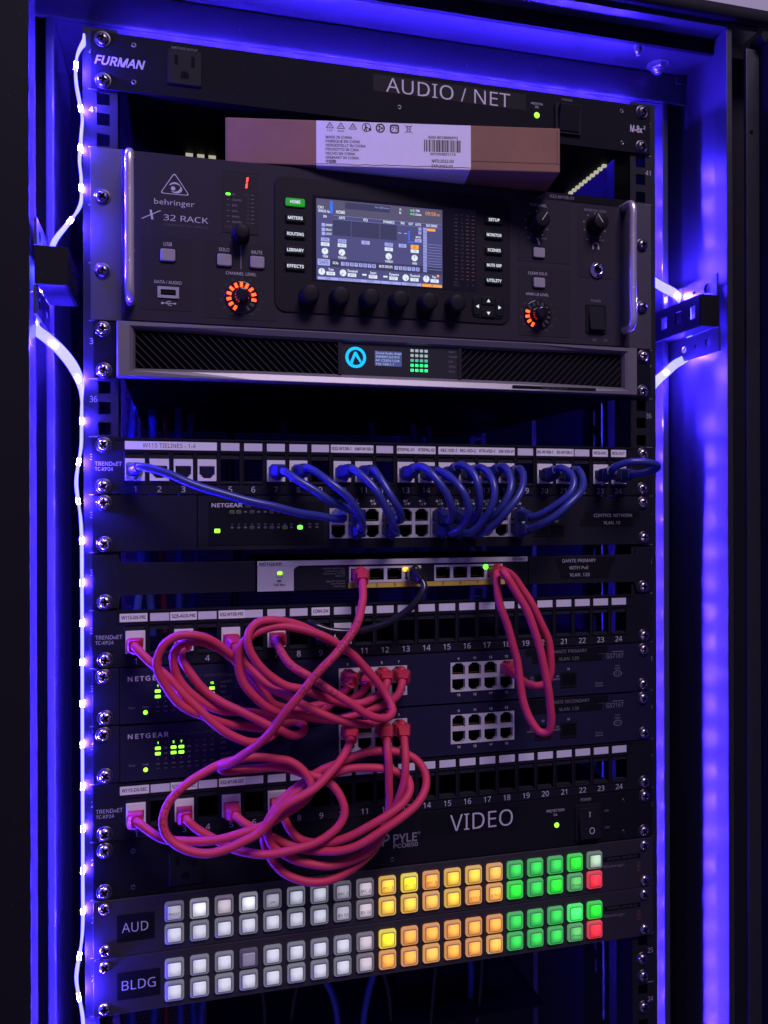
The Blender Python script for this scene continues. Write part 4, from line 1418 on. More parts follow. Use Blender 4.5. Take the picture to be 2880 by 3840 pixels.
def patch_panel(unit, label, jacks, hide_numbers, tags, skip_labels, screws=(True, True)):
    o = thing('patch_bay', label, 'patch panel', unit * U)
    xs = [-241.3, -224.5]
    holes = set()
    for n in range(1, 25):
        a = len(xs)
        xs += [px(n) - 7.35, px(n) + 7.35]
        holes.add((a, 1))
    xs += [222.5, 241.3]
    MB().plate(xs, [.4, 11.7, 35.0, U - .5], holes, 0, 2.2).part('front_panel', 'patch plastic', o)
    MB().box(-224, 222, -.7, 0, 9.7, 10.5).part('label_rail', 'patch plastic', o)
    MB().box(-224, 222, -.9, 0, .9, 1.9).part('label_rail', 'patch plastic', o)
    for s in (-1, 1):
        if screws[0] or s < 0 and screws[0] is None:
            screw(o, s * 232.5, 6.35, SCREW)
        if screws[1]:
            screw(o, s * 232.5, 38.1, SCREW)
    for n in range(1, 25):
        place('port_bezel', BEZEL, o, px(n))
        place('port_tab', TAB, o, px(n))
        if n in jacks:
            j = place('keystone_jack', JACK, o, px(n), 0, 25.1)
            place('jack_recess', JACK_BACK, j)
            place('contact_pins', JACK_PINS, j)
        else:
            place('port_lip', LIP, o, px(n))
        if n not in hide_numbers:
            lettering(str(n), px(n), 40.2, 4.4, 'print white', o, bold=0)
        if n not in skip_labels:
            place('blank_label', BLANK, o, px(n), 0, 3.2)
    for x0, x1, texts in tags:
        t = MB().box(x0, x1, -.6, -.05, 3.0, 9.4).part('printed_tag', 'paper white', o)
        for body, x, w, h in texts:
            lettering(body, x, 6.2, h, 'print black', t, w=w, y=-.66, bold=.018 if h < 3 else .01)
    lettering('TRENDnET', -229.4, 20.8, 2.9, 'print white', o, w=19.6, bold=.006, name='logo_lettering')
    lettering('TC-KP24', -232.6, 24.9, 2.5, 'print white', o, w=13.2, bold=0, name='logo_lettering')
    return o


pp1 = patch_panel(7, 'patch panel with blue cables and a W115 tielines tag above its first ports',
                  {1, 2, 3, 4, 7, 8, 10, 11, 13, 14, 15, 16, 17, 18, 20, 21, 23, 24}, (),
                  [(-217.2, -147.6, [('W115 TIELINES - 1-4', -184, 40, 3.2)]), (px(10) - 9.4, px(11) + 8.4, [('X32-W108-1', px(10) - .6, 16.4, 2.3), ('AMP-W108-1', px(11) + .1, 15.6, 2.3)]),
                   (px(13) - 7.6, px(14) + 8.2, [('RTRPNL-01', px(13) + .2, 14.4, 2.3), ('RTRPNL-02', px(14) + .3, 14.4, 2.3)]),
                   (px(15) - 7.4, px(18) + 8.0, [('REC-VID-1', px(15) + 2, 14.4, 2.3), ('REC-VID-2', px(16) + 1, 14.4, 2.3), ('RTR-VID-1', px(17) + .5, 14.4, 2.3), ('SW-VID-01', px(18) + .2, 14.4, 2.3)]),
                   (px(20) - 7.6, px(21) + 10, [('BS-W108-1', px(20) + .6, 15, 2.3), ('BS-W108-2', px(21) + 1.2, 15, 2.3)]),
                   (px(23) - 7.6, px(23) + 7.4, [('RESI-ENC', px(23), 12.6, 2.3)]), (px(24) - 7.4, px(24) + 7.6, [('RESI-OUT', px(24), 12.6, 2.3)])],
                  {1, 2, 3, 4, 10, 11, 13, 14, 15, 16, 17, 18, 20, 21, 23, 24})
pp2 = patch_panel(10, 'patch panel with red cables and PRI tags below the grey striped switch',
                  {1, 3, 5, 7, 10}, (),
                  [(-221.4, -200.9, [('W115-DX-PRI', -211.2, 18, 2.4)]), (-183.8, -163.4, [('SQ5-AUD-PRI', -173.6, 18, 2.4)]), (-146.7, -126.2, [('X32-W108-PRI', -136.6, 18.6, 2.4)]),
                   (px(9) - 7.6, px(9) + 7.4, [('CONV-SW', px(9), 12.6, 2.4)])],
                  {1, 3, 5, 9}, screws=(False, True))
pp3 = patch_panel(13, 'patch panel with red cables and SEC tags above the VIDEO power strip',
                  {1, 3, 5, 7}, (),
                  [(-221.6, -200.0, [('W115-DX-SEC', -210.8, 19, 2.4)]), (-183.8, -163.4, [('SQ5-AUD-SEC', -173.6, 18.4, 2.4)]), (-146.7, -126.0, [('X32-W108-SEC', -136.4, 19, 2.4)])],
                  {1, 3, 5}, screws=(False, True))

# ------------------------------------------------------------------ unit 34: 24 port switch
s24 = thing('network_switch', 'charcoal 24 port switch with blue cables and CONTROL NETWORK label', 'network switch', 8 * U)
MB().box(-241.3, -163, 0, 2, .6, U - .6).part('rack_ear', 'switch charcoal', s24, bevel=.35)
MB().box(165.6, 241.3, 0, 2, .6, U - .6).part('rack_ear', 'switch charcoal', s24, bevel=.35)
N24 = [-50.1 + 14.3 * k for k in range(6)] + [36.5 + 14.3 * k for k in range(6)]
MB().plate([-162.6, -57.2, 28.4, 29.4, 115.1, 165.2], [.6, 10.6, 35.6, U - .8], {(1, 1), (3, 1)}, -2.2, 4).part('front_panel', 'switch charcoal', s24)
MB().box(-162.5, 165.1, 13, 210, .8, U - 1).part('chassis', 'switch charcoal', s24)
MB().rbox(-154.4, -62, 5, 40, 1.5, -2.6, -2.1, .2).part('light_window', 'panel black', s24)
for a in (0, 6):
    socket_block(s24, 'port_block', N24[a:a + 6], [(17.0, -1), (29.2, 1)], 'shield white', -2.6, 2.0)
lettering('NETGEAR', -139.9, 8.4, 2.9, 'print white', s24, w=24.2, bold=.03, y=-2.72, name='logo_lettering')
lettering('S350', -123.6, 9.1, 1.4, 'print grey', s24, y=-2.72)
GY2 = -2.9
MB().rbox(-149.8, -145.4, 26.9, 30.1, .5, GY2, -2.5, .15).part('indicator_light', 'led lime', s24)
for k in range(14):
    x = -136.1 + 5.25 * k
    for row, d in ((0, 13.6), (1, 26.1)):
        if row == 0 and k > 11:
            continue
        lit = row == 1 and k == 10 or False
        ring = (row, k) in ((0, 0), (0, 1), (0, 3), (0, 6), (0, 8), (1, 3), (1, 6), (1, 8))
        if k >= 12 or True:
            xx = x if not (row == 1 and k >= 10) else (-81.8 if k == 10 else (-91.4 if k == 9 else (-73.8, -68, -68.0, -68)[k - 11] if k < 13 else -200))
        if row == 1 and k == 13:
            continue
        if lit:
            indicator(s24, -81.8, d, 4.4, 3.4, 'led green', GY2, 1.2)
        elif ring:
            q = MB().rbox(x - 2, x + 2, d - 1.4, d + 1.4, .9, -2.85, -2.5).part('indicator_ring', 'led lime dim' if (row, k) in ((0, 0), (0, 1), (1, 8)) else 'led off dark', s24)
            indicator(s24, x, d, 3.2, 2.0, 'led off dark', GY2 - .05)
        else:
            indicator(s24, xx, d, 2.4, 1.5, 'led off', GY2)
        if row == 1:
            lettering(str(2 * k + 2) if k < 11 else ('25F', '26F')[k - 11], xx if k != 10 else -81.8, 23.6, 1.3, 'print grey', s24, y=-2.72, bold=0)
for k, cx in enumerate(N24):
    a = 2 * k + 1
    lettering('▲%d' % a, cx, 4.6, 1.9, 'print white', s24, y=-2.3, bold=.01)
    lettering('%d▼' % (a + 1), cx + 1.4, 7.4, 1.9, 'print white', s24, y=-2.3, bold=.01)
for x, t in ((130.5, '25F'), (145.5, '26F')):
    f = MB().plate([x - 7.2, x - 6.2, x + 6.2, x + 7.2], [25.2, 26.2, 34.4, 35.4], {(1, 1)}, -2.9, -2.2).part('fibre_slot', 'outlet black', s24)
    box_part('slot_door', 'void black', f, x - 6.2, x + 6.2, -2.4, -2.25, 26.2, 34.4)
    lettering(t, x, 22.6, 1.6, 'print white', s24, y=-2.3)
for d0, x0, x1 in ((14.2, 174, 230), (21, 169.5, 222)):
    box_part('label_tape', 'label black', s24, x0, x1, -.12, .02, d0, d0 + 6.6)
lettering('CONTROL NETWORK', 202.3, 17.6, 2.8, 'print white', s24, w=38.5, y=-.2, bold=-.004)
lettering('VLAN .10', 201, 24.2, 2.8, 'print white', s24, w=16.4, y=-.2, bold=-.004)
rack_screws(s24, 1, SCREW)

# ------------------------------------------------------------------ unit 33: small PoE switch on a blank shelf plate
s8 = thing('network_switch', 'small grey striped eight port switch with yellow PoE band', 'network switch', 9 * U)
ML = [(-241.3, 2.0), (-222.5, 2.0), (-220.5, 8.2), (-117.6, 8.6), (-117.6, 33.0), (-220.5, 33.4), (-222.5, 43), (-241.3, 43)]
MB().prism(ML, 0, 2).part('mounting_plate', 'switch charcoal', s8, bevel=.3)
MR = [(119.8, 8.8), (224, 8.6), (226, 2), (241.3, 2), (241.3, 43), (226, 43), (224, 33.6), (119.8, 33.2)]
MB().prism(MR, 0, 2).part('mounting_plate', 'switch charcoal', s8, bevel=.3)
screw(s8, -232.5, 38.1, SCREW)
screw(s8, 232.5, 38.1, SCREW)
P8 = [-33.4 + 15.5 * k for k in range(4)] + [40.2 + 15.5 * k for k in range(4)]
fx = [-116.4]
h8 = set()
for cx in P8:
    h8.add((len(fx), 1))
    fx += [cx - 7.2, cx + 7.2]
fx.append(118.2)
MB().plate(fx, [8.6, 15.1, 28.0, 33.1], h8, -1.6, 3).part('front_panel', 'switch charcoal', s8)
MB().box(-116.2, 118, 13, 105, 8.8, 33).part('chassis', 'switch charcoal', s8)
MB().box(-116.2, 118, -2.3, -1.65, 8.7, 12.9).part('grey_stripe', 'switch grey', s8, bevel=.3)
GP = [(-116.2, 12.95), (-82.5, 12.95), (-85.8, 14.2), (-87, 16), (-87, 33), (-116.2, 33)]
MB().prism(GP, -2.28, -1.65).part('grey_plate', 'switch grey', s8)
lettering('NETGEAR', -105.6, 11.2, 2.3, 'print black', s8, w=18, bold=.03, y=-2.4, name='logo_lettering')
lettering('GS108LP', 109.6, 10.9, 2.0, 'print black', s8, w=12, bold=.02, y=-2.4, name='logo_lettering')
MB().rbox(-100.1, -96.4, 17.3, 19.9, .5, -2.7, -2.2, .15).part('indicator_light', 'led lime', s8)
MB().rbox(-100.4, -97, 23.8, 25.8, .3, -2.5, -2.2, .1).part('indicator_light', 'led off', s8)
lettering('Power', -98.4, 21.6, 1.5, 'print black', s8, bold=.01, y=-2.4)
lettering('PoE Max', -98.4, 28.0, 1.7, 'print black', s8, w=9, bold=.02, y=-2.4)
for k, t in enumerate(('Left LED: Link/ACT Mode', 'Green=Link at 1000M', 'Yellow=Link at 10/100M', 'Blink=ACT', '', 'Right LED: PoE Mode', 'Green=Powered', 'Yellow=Fault')):
    if t:
        lettering(t, -44.6, 15.6 + 2.1 * k, 1.2, 'print grey', s8, align='r', y=-1.75, bold=0)
for a in (0, 4):
    q = MB().plate(sorted([P8[a] - 7.8] + [v for cx in P8[a:a + 4] for v in (cx - 6.3, cx + 6.3)] + [P8[a + 3] + 7.8]), [14.6, 16.2, 25.9, 28.0], {(2 * k + 1, 1) for k in range(4)}, -2.2, -1.0)
    blk = q.part('port_block', 'shield white', s8)
    for cx in P8[a:a + 4]:
        s = place('socket', SOCKET, blk, cx, 0, 21.2)
        place('contact_pins', PINS, s)
        for sx in (-1, 1):
            box_part('port_light', 'led off dark', blk, cx + sx * 4.6 - 1.3, cx + sx * 4.6 + 1.3, -1.2, -.6, 16.4, 18.0)
round_light(s8, P8[3] - 7.0, 17.2, 1.5, 'led amber').location.y = -.0024
indicator(s8, P8[3] - 6.0, 17.6, 4.8, 3.4, 'led amber', -3.4, .9)
indicator(s8, P8[3] + 3.2, 17.0, 3.6, 2.6, 'led green', -3.4, 1)
indicator(s8, P8[3] + 3.2, 20.2, 2.8, 1.2, 'led green', -3.4, .5)
round_light(s8, 78.8, 17.0, 2.3, 'led green').location.y = -.0022
MB().box(-41.8, 96.6, -2.2, -1.65, 28.4, 32.2).part('yellow_band', 'yellow band', s8)
for k, cx in enumerate(P8):
    if k:
        lettering(str(k + 1), cx, 30.2, 2.3, 'print black', s8, y=-2.3, bold=.02)
lettering('PoE', -38.6, 29.6, 1.4, 'print black', s8, y=-2.3)
lettering('Ports', -38.4, 31.2, 1.2, 'print black', s8, y=-2.3)
for d0, x0, x1 in ((10.2, 146, 204), (16.6, 148, 200), (23, 150, 198)):
    box_part('label_tape', 'label black', s8, x0, x1, -.12, .02, d0, d0 + 6.3)
lettering('DANTE PRIMARY', 168.6, 13.3, 2.8, 'print white', s8, w=32.5, y=-.2, bold=-.004)
lettering('WITH PoE', 168.2, 19.6, 2.8, 'print white', s8, w=18.5, y=-.2, bold=-.004)
lettering('VLAN .120', 169, 25.9, 2.8, 'print white', s8, w=19.4, y=-.2, bold=-.004)

# ------------------------------------------------------------------ units 31 and 30: two 16 port switches
A16 = [-42.7 + 14.6 * k for k in range(4)] + [54.2 + 14.6 * k for k in range(4)]


def switch16(unit, label, name_tag, vlan, lit):
    o = thing('network_switch', label, 'network switch', unit * U)
    MB().box(-241.3, -221.8, 0, 2, .5, U - .6).part('rack_ear', 'switch navy', o, bevel=.35)
    MB().box(222.4, 241.3, 0, 2, .5, U - .6).part('rack_ear', 'switch navy', o, bevel=.35)
    MB().plate([-221.3, -50.0, 8.4, 46.9, 105.3, 221.9], [.8, 9.2, 34.4, U - .9], {(1, 1), (3, 1)}, -1.2, 4).part('front_panel', 'switch navy', o)
    MB().box(-221, 221.6, 13, 240, .9, U - 1).part('chassis', 'switch navy', o)
    for a in (0, 4):
        socket_block(o, 'port_block', A16[a:a + 4], [(15.6, -1), (27.9, 1)], 'shield white', -1.6, 3)
    lettering('NETGEAR', -200.4, 9.2, 3.3, 'print white', o, w=30.4, bold=.035, spacing=1.25, y=-1.35, name='logo_lettering')
    lettering('ProSafe 16 Port 10/100/1000Mbps Smart Switch', -180.2, 9.2, 1.9, 'print dim', o, align='l', w=62, y=-1.35, bold=0)
    lettering('Reset', -212.4, 31.3, 1.5, 'print grey', o, y=-1.35)
    lettering('PWR', -202.4, 31.4, 1.5, 'print grey', o, y=-1.35)
    q = round_light(o, -202.5, 35.4, 1.7, 'led lime')
    q.location.y = -.0011
    for c in range(8):
        x = -193.3 + 5.9 * c
        for r, d in enumerate((15.3, 19.4, 23.6, 27.6, 31.6, 35.2)):
            if r == 0:
                lettering(str(2 * c + 1), x, d, 1.7, 'led lime' if c in lit else 'print dim', o, y=-1.4, bold=.02)
            elif r == 3:
                lettering(str(2 * c + 2), x, d, 1.6, 'print grey' if c < 5 else 'print dim', o, y=-1.4)
            elif r in (1, 2):
                indicator(o, x, d, 4.2 if c in lit else 3.0, 2.3 if c in lit else 1.1, 'led lime' if c in lit else ('led off' if c < 5 else 'led off dark'), -1.7)
            else:
                indicator(o, x, d, 2.9, 1.0, 'led off dark' if r == 5 or c > 4 else 'led off', -1.6)
    for k, (t, d) in enumerate((('Link/ACT', 14.6), ('SPD', 18.6), ('FDX', 22.8), ('Link/ACT', 27.2), ('SPD', 31.2))):
        lettering(t, -145.2, d, 1.6, 'print grey', o, align='l', y=-1.35, bold=0)
    lettering('Green=1000M', -134, 17.4, 1.1, 'print dim', o, align='l', y=-1.35)
    lettering('Yellow=100M', -134, 19.8, 1.1, 'print dim', o, align='l', y=-1.35)
    for k, cx in enumerate(A16):
        lettering(str(2 * k + 1), cx, 6.2, 1.9, 'print white', o, y=-1.35, bold=.02)
        if k > 3:
            lettering(str(2 * k + 2), cx, 37.2, 1.9, 'print white', o, y=-1.35, bold=.02)
    for x, n_ in ((132.5, '17'), (157, '18')):
        f = MB().plate([x - 7.8, x - 6.6, x + 6.6, x + 7.8], [22.6, 24.4, 34.6, 36.2], {(1, 1)}, -1.9, -1.2).part('fibre_slot', 'outlet black', o)
        box_part('slot_door', 'void black', f, x - 6.6, x + 6.6, -1.5, -1.25, 24.4, 34.6)
        lettering(n_, x, 20.2, 1.8, 'print white', o, y=-1.35, bold=.01)
        lettering('SFP', x - 10.4, 26.2, 1.4, 'print grey', o, y=-1.35, bold=.02)
        lettering('Link/ACT', x - 11.6, 28.6, 1.4, 'print grey', o, y=-1.35, bold=.02)
    box_part('label_tape', 'label black', o, 116, 196, -1.34, -1.22, 1.2, 7.4)
    box_part('label_tape', 'label black', o, 122, 190, -1.33, -1.21, 7.9, 14.2)
    lettering(name_tag, 158.5, 4.4, 2.8, 'print grey', o, w=33.5 if 'PRI' in name_tag else 38.5, y=-1.42, bold=-.004)
    lettering(vlan, 157.5, 11, 2.8, 'print grey', o, w=19.4, y=-1.42, bold=-.004)
    lettering('GS716T', 203, 10.6, 3.9, 'print grey', o, w=17.4, y=-1.42, bold=0, name='logo_lettering')
    box_part('rule_print', 'print grey', o, 200.5, 211.6, -1.42, -1.38, 6.6, 7.1)
    box_part('rule_print', 'print dim', o, 186, 197, -1.42, -1.38, 7.8, 8.1)
    lettering('Auto', 205.6, 19.4, 1.6, 'print grey', o, y=-1.35)
    lettering('Uplink', 205.6, 22.0, 1.6, 'print grey', o, y=-1.35)
    n = 20
    for rx, rd in ((4.2, 2.7), (2.0, 1.0)):
        rg = MB()
        rg.add([(205.7 + rx * k * math.cos(2 * math.pi * i / n), -1.36, 26.6 + rd * k * math.sin(2 * math.pi * i / n)) for k in (1, .82) for i in range(n)], [(i, (i + 1) % n, n + (i + 1) % n, n + i) for i in range(n)])
        rg.part('logo_outline', 'print grey', o)
    lettering('Factory', 187.2, 34.0, 1.6, 'print grey', o, y=-1.35, bold=.015)
    lettering('Defaults', 187.2, 36.4, 1.6, 'print grey', o, y=-1.35, bold=.015)
    rack_screws(o, 1, SCREW)
    return o


switch16(11, 'navy 16 port switch with DANTE PRIMARY label behind the upper red cables', 'DANTE PRIMARY', 'VLAN .120', {0, 2, 7})
switch16(12, 'navy 16 port switch with DANTE SECONDARY label, the lower of the two', 'DANTE SECONDARY', 'VLAN .130', {0, 2, 3})

# ------------------------------------------------------------------ unit 28: second power strip
py_ = thing('power_strip', 'black rack power strip with VIDEO label, rocker switch and green light', 'power strip', 14 * U)
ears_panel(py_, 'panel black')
chassis(py_, -215, 215, 1.2, 43, 180)
rack_screws(py_, 1, SCREW)
outlet(py_, -172.4, 25.4)
box_part('label_tape', 'label black', py_, 20, 108, -.12, .02, 3.6, 22.4)
lettering('VIDEO', 75.4, 13.2, 13.4, 'print white', py_, w=57.5, y=-.2, bold=-.006)
lettering('PYLE', 6.8, 21.6, 6.6, 'print grey', py_, w=20.8, bold=.02, name='logo_lettering')
lettering('®', 19, 18.4, 2.4, 'print grey', py_)
lettering('P', -10.2, 22.0, 9, 'print grey', py_, w=7, bold=.02, shear=.2, name='logo_lettering')
lettering('PCO850', 7.2, 27.6, 3.2, 'print grey', py_, w=21.5, bold=.03, name='logo_lettering')
for x, d in ((-4.6, 38.4), (-212, 9), (-212, 37), (212, 9), (212, 37)):
    MB().lathe(x, d, [(1.9, 0.1), (1.9, -0.25), (1.2, -0.3), (0.9, 0.1)], 14).part('small_screw', 'screw dark', py_)
round_light(py_, 145.9, 24.3, 2.2, 'led lime')
lettering('PROTECTION', 144.8, 11.4, 2.2, 'print white', py_, w=17, bold=.01)
lettering('OK', 144.8, 15.2, 1.9, 'print white', py_)
lettering('POWER', 174.6, 4.4, 2.3, 'print grey', py_, w=10.4, bold=.02)
sw2 = MB().rbox(163.4, 189.5, 8.4, 40.4, 1.4, -1.6, .2, .5).part('power_switch', 'outlet black', py_)
MB().rings([[(166.2, -1.5, 11), (186.6, -1.5, 11), (186.6, -1.5, 37.8), (166.2, -1.5, 37.8)], [(166.6, -2.2, 11.4), (186.2, -2.2, 11.4), (186.2, -6.2, 37.4), (166.6, -6.2, 37.4)]]).part('rocker', 'outlet black', sw2, bevel=.4)
lettering('I', 176.6, 17.5, 5.4, 'print white', sw2, y=-3.4)
lettering('O', 177.6, 30.6, 5.4, 'print white', sw2, y=-5.6)
lettering('ON', 195, 16.2, 1.9, 'print grey', py_)
lettering('OFF', 195.4, 31.4, 1.9, 'print grey', py_)

# ------------------------------------------------------------------ units 27 and 26: router control panels with lit buttons
BT_BASE = MB()
BT_BASE.rbox(-7.3, 7.3, -7.6, 7.6, 2.2, -2.6, 0, .9, 4)
BASE_ME = BT_BASE.mesh('button_base', 'button clear')
CAP = MB().rbox(-5.0, 5.0, -4.9, 5.2, 1.0, -4.0, -2.4, .6, 3)
RIM = MB().rbox(-5.9, 5.9, -5.9, 6.1, 1.6, -3.1, -2.5, .35, 3)


def cap_material(name, col, base_col, s, hot):
    m = bpy.data.materials.new(name)
    m.use_nodes = True
    nt = m.node_tree
    b = nt.nodes['Principled BSDF']
    b.inputs['Base Color'].default_value = (*base_col, 1)
    b.inputs['Roughness'].default_value = .3
    tc = nt.nodes.new('ShaderNodeTexCoord')
    mp = nt.nodes.new('ShaderNodeMapping')
    mp.inputs['Location'].default_value = (-.0006, 0, -.0018)
    nt.links.new(tc.outputs['Object'], mp.inputs['Vector'])
    ln = nt.nodes.new('ShaderNodeVectorMath')
    ln.operation = 'LENGTH'
    nt.links.new(mp.outputs['Vector'], ln.inputs[0])
    mr = nt.nodes.new('ShaderNodeMapRange')
    mr.interpolation_type = 'SMOOTHSTEP'
    mr.inputs['From Min'].default_value = .0040
    mr.inputs['From Max'].default_value = .0080
    mr.inputs['To Min'].default_value = s * hot
    mr.inputs['To Max'].default_value = s * .56
    nt.links.new(ln.outputs['Value'], mr.inputs['Value'])
    b.inputs['Emission Color'].default_value = (*col, 1)
    nt.links.new(mr.outputs['Result'], b.inputs['Emission Strength'])
    return m


def rim_material(name, col, s):
    return mat(name, (0.12, 0.12, 0.14), 0.18, spec=.6, emit=col, strength=s)


BCOL = {'W': ((.72, .745, .86), .56), 'B': ((.84, .85, .92), .80), 'D': ((.66, .64, .72), .40), 'P': ((.80, .70, .72), .48), 'X': ((.34, .30, .40), .16),
        'Y': ((1.0, .56, .05), 1.1), 'L': ((1.0, .74, .02), 1.3), 'O': ((1.0, .40, .06), 1.05), 'T': ((1.0, .47, .08), 1.05),
        'G': ((.035, .68, .085), .9), 'H': ((.02, .85, .03), 1.15), 'K': ((.05, 1.0, .14), 1.35), 'E': ((.45, .72, .42), .75), 'S': ((.13, .62, .15), .8), 'R': ((1.0, .03, .05), 1.1)}
BM = {}
for k, (c, s) in BCOL.items():
    cm = CAP.mesh('button_cap', cap_material('cap ' + k, c, (.4, .4, .4) if k in 'WBDPXE' else tuple(.35 * v + .03 for v in c), s * 1.0, 1.4))
    rm = RIM.mesh('button_rim', rim_material('rim ' + k, c, s * (.07 if k in 'WBDPXE' else .2)))
    bs = BASE_ME.copy()
    bs.materials[0] = rim_material('base ' + k, c, s * (.27 if k in 'WBDPXE' else .55))
    BM[k] = (cm, rm, bs)


def router_panel(unit, label, tag, tag_w, rows, words):
    o = thing('router_controller', label, 'control panel', unit * U)
    MB().rbox(-241.3, 241.3, .3, U - .3, 2.0, -1.0, 1.4, .3).part('front_panel', 'router paint', o)
    box_part('chassis', 'cabinet dark', o, -218, 218, 2, 40, 1, U - 1)
    for s in (-1, 1):
        screw(o, s * 232.5, 6.35, SCREW_DOME, False, -1.0)
        screw(o, s * 232.5, 38.1, SCREW_DOME, False, -1.0)
    box_part('label_tape', 'label black', o, -224, -196 if tag_w < 22 else -192, -1.14, -1.02, 12.4, 33.4)
    lettering(tag, -210.6 if tag_w < 22 else -208, 22.7, 7.0, 'print white', o, w=tag_w, y=-1.24, bold=-.012)
    for r in range(2):
        for c in range(20):
            k = rows[r][c]
            cm, rm, bs = BM[k]
            x, d = -181.3 + 19.1 * c, 13.9 + 17.5 * r
            b = place('push_button', bs, o, x, -1.0, d)
            place('button_rim', rm, b)
            place('button_cap', cm, b)
            t = words.get((r, c))
            if t:
                lettering(t, 0, .8, 2.0, 'print black' if k not in 'R' else 'boot red', b, w=min(8.2, 2.0 * len(t)), y=-4.5, bold=.0)
    box_part('label_tape', 'label black', o, 191, 228.5, -1.14, -1.02, 13.0, 17.4)
    lettering('RTRPNL-W108-0%d' % (1 if unit == 15 else 2), 210, 15.2, 2.1, 'print dim', o, w=30, y=-1.22)
    lettering('Blackmagic', 191.4, 21.4, 2.6, 'print grey', o, w=20.6, align='l', y=-1.1, bold=-.006, name='logo_lettering')
    for d0 in (20.4, 24.8):
        outline([(225, d0), (228, d0), (228, d0 + 4), (225, d0 + 4)], .5).part('logo_outline', 'print rust', o, 0, -1.1, 0)
    return o


mat('router paint', (0.026, 0.022, 0.028), 0.5, spec=.35, grain=.25, grain_scale=1500, vary=.06)
router_panel(15, 'router control panel with AUD tag and lit push buttons, the upper of two', 'AUD', 19.5,
             ('DBPBDWWDP' + 'YLOYYT' + 'GGGHE', 'WWWWWWWDP' + 'YYTYOT' + 'HGHSR'),
             {(0, 0): 'PRO7', (0, 4): 'SW', (0, 7): 'MC 1', (0, 8): 'MC 2', (1, 7): 'BS 01', (1, 8): 'BS 02', (0, 9): 'PC 1', (0, 10): 'PC 2', (0, 11): 'PC 3', (1, 18): 'Preset', (1, 13): 'STM 1', (1, 14): 'STM 2'})
router_panel(16, 'router control panel with BLDG tag and lit push buttons, lowest in the rack', 'BLDG', 25,
             ('WWWXWWWWP' + 'LOOOOO' + 'GGGKH', 'WWWWWWWWP' + 'OOTOOT' + 'GGGSR'), {(1, 18): 'Preset'})
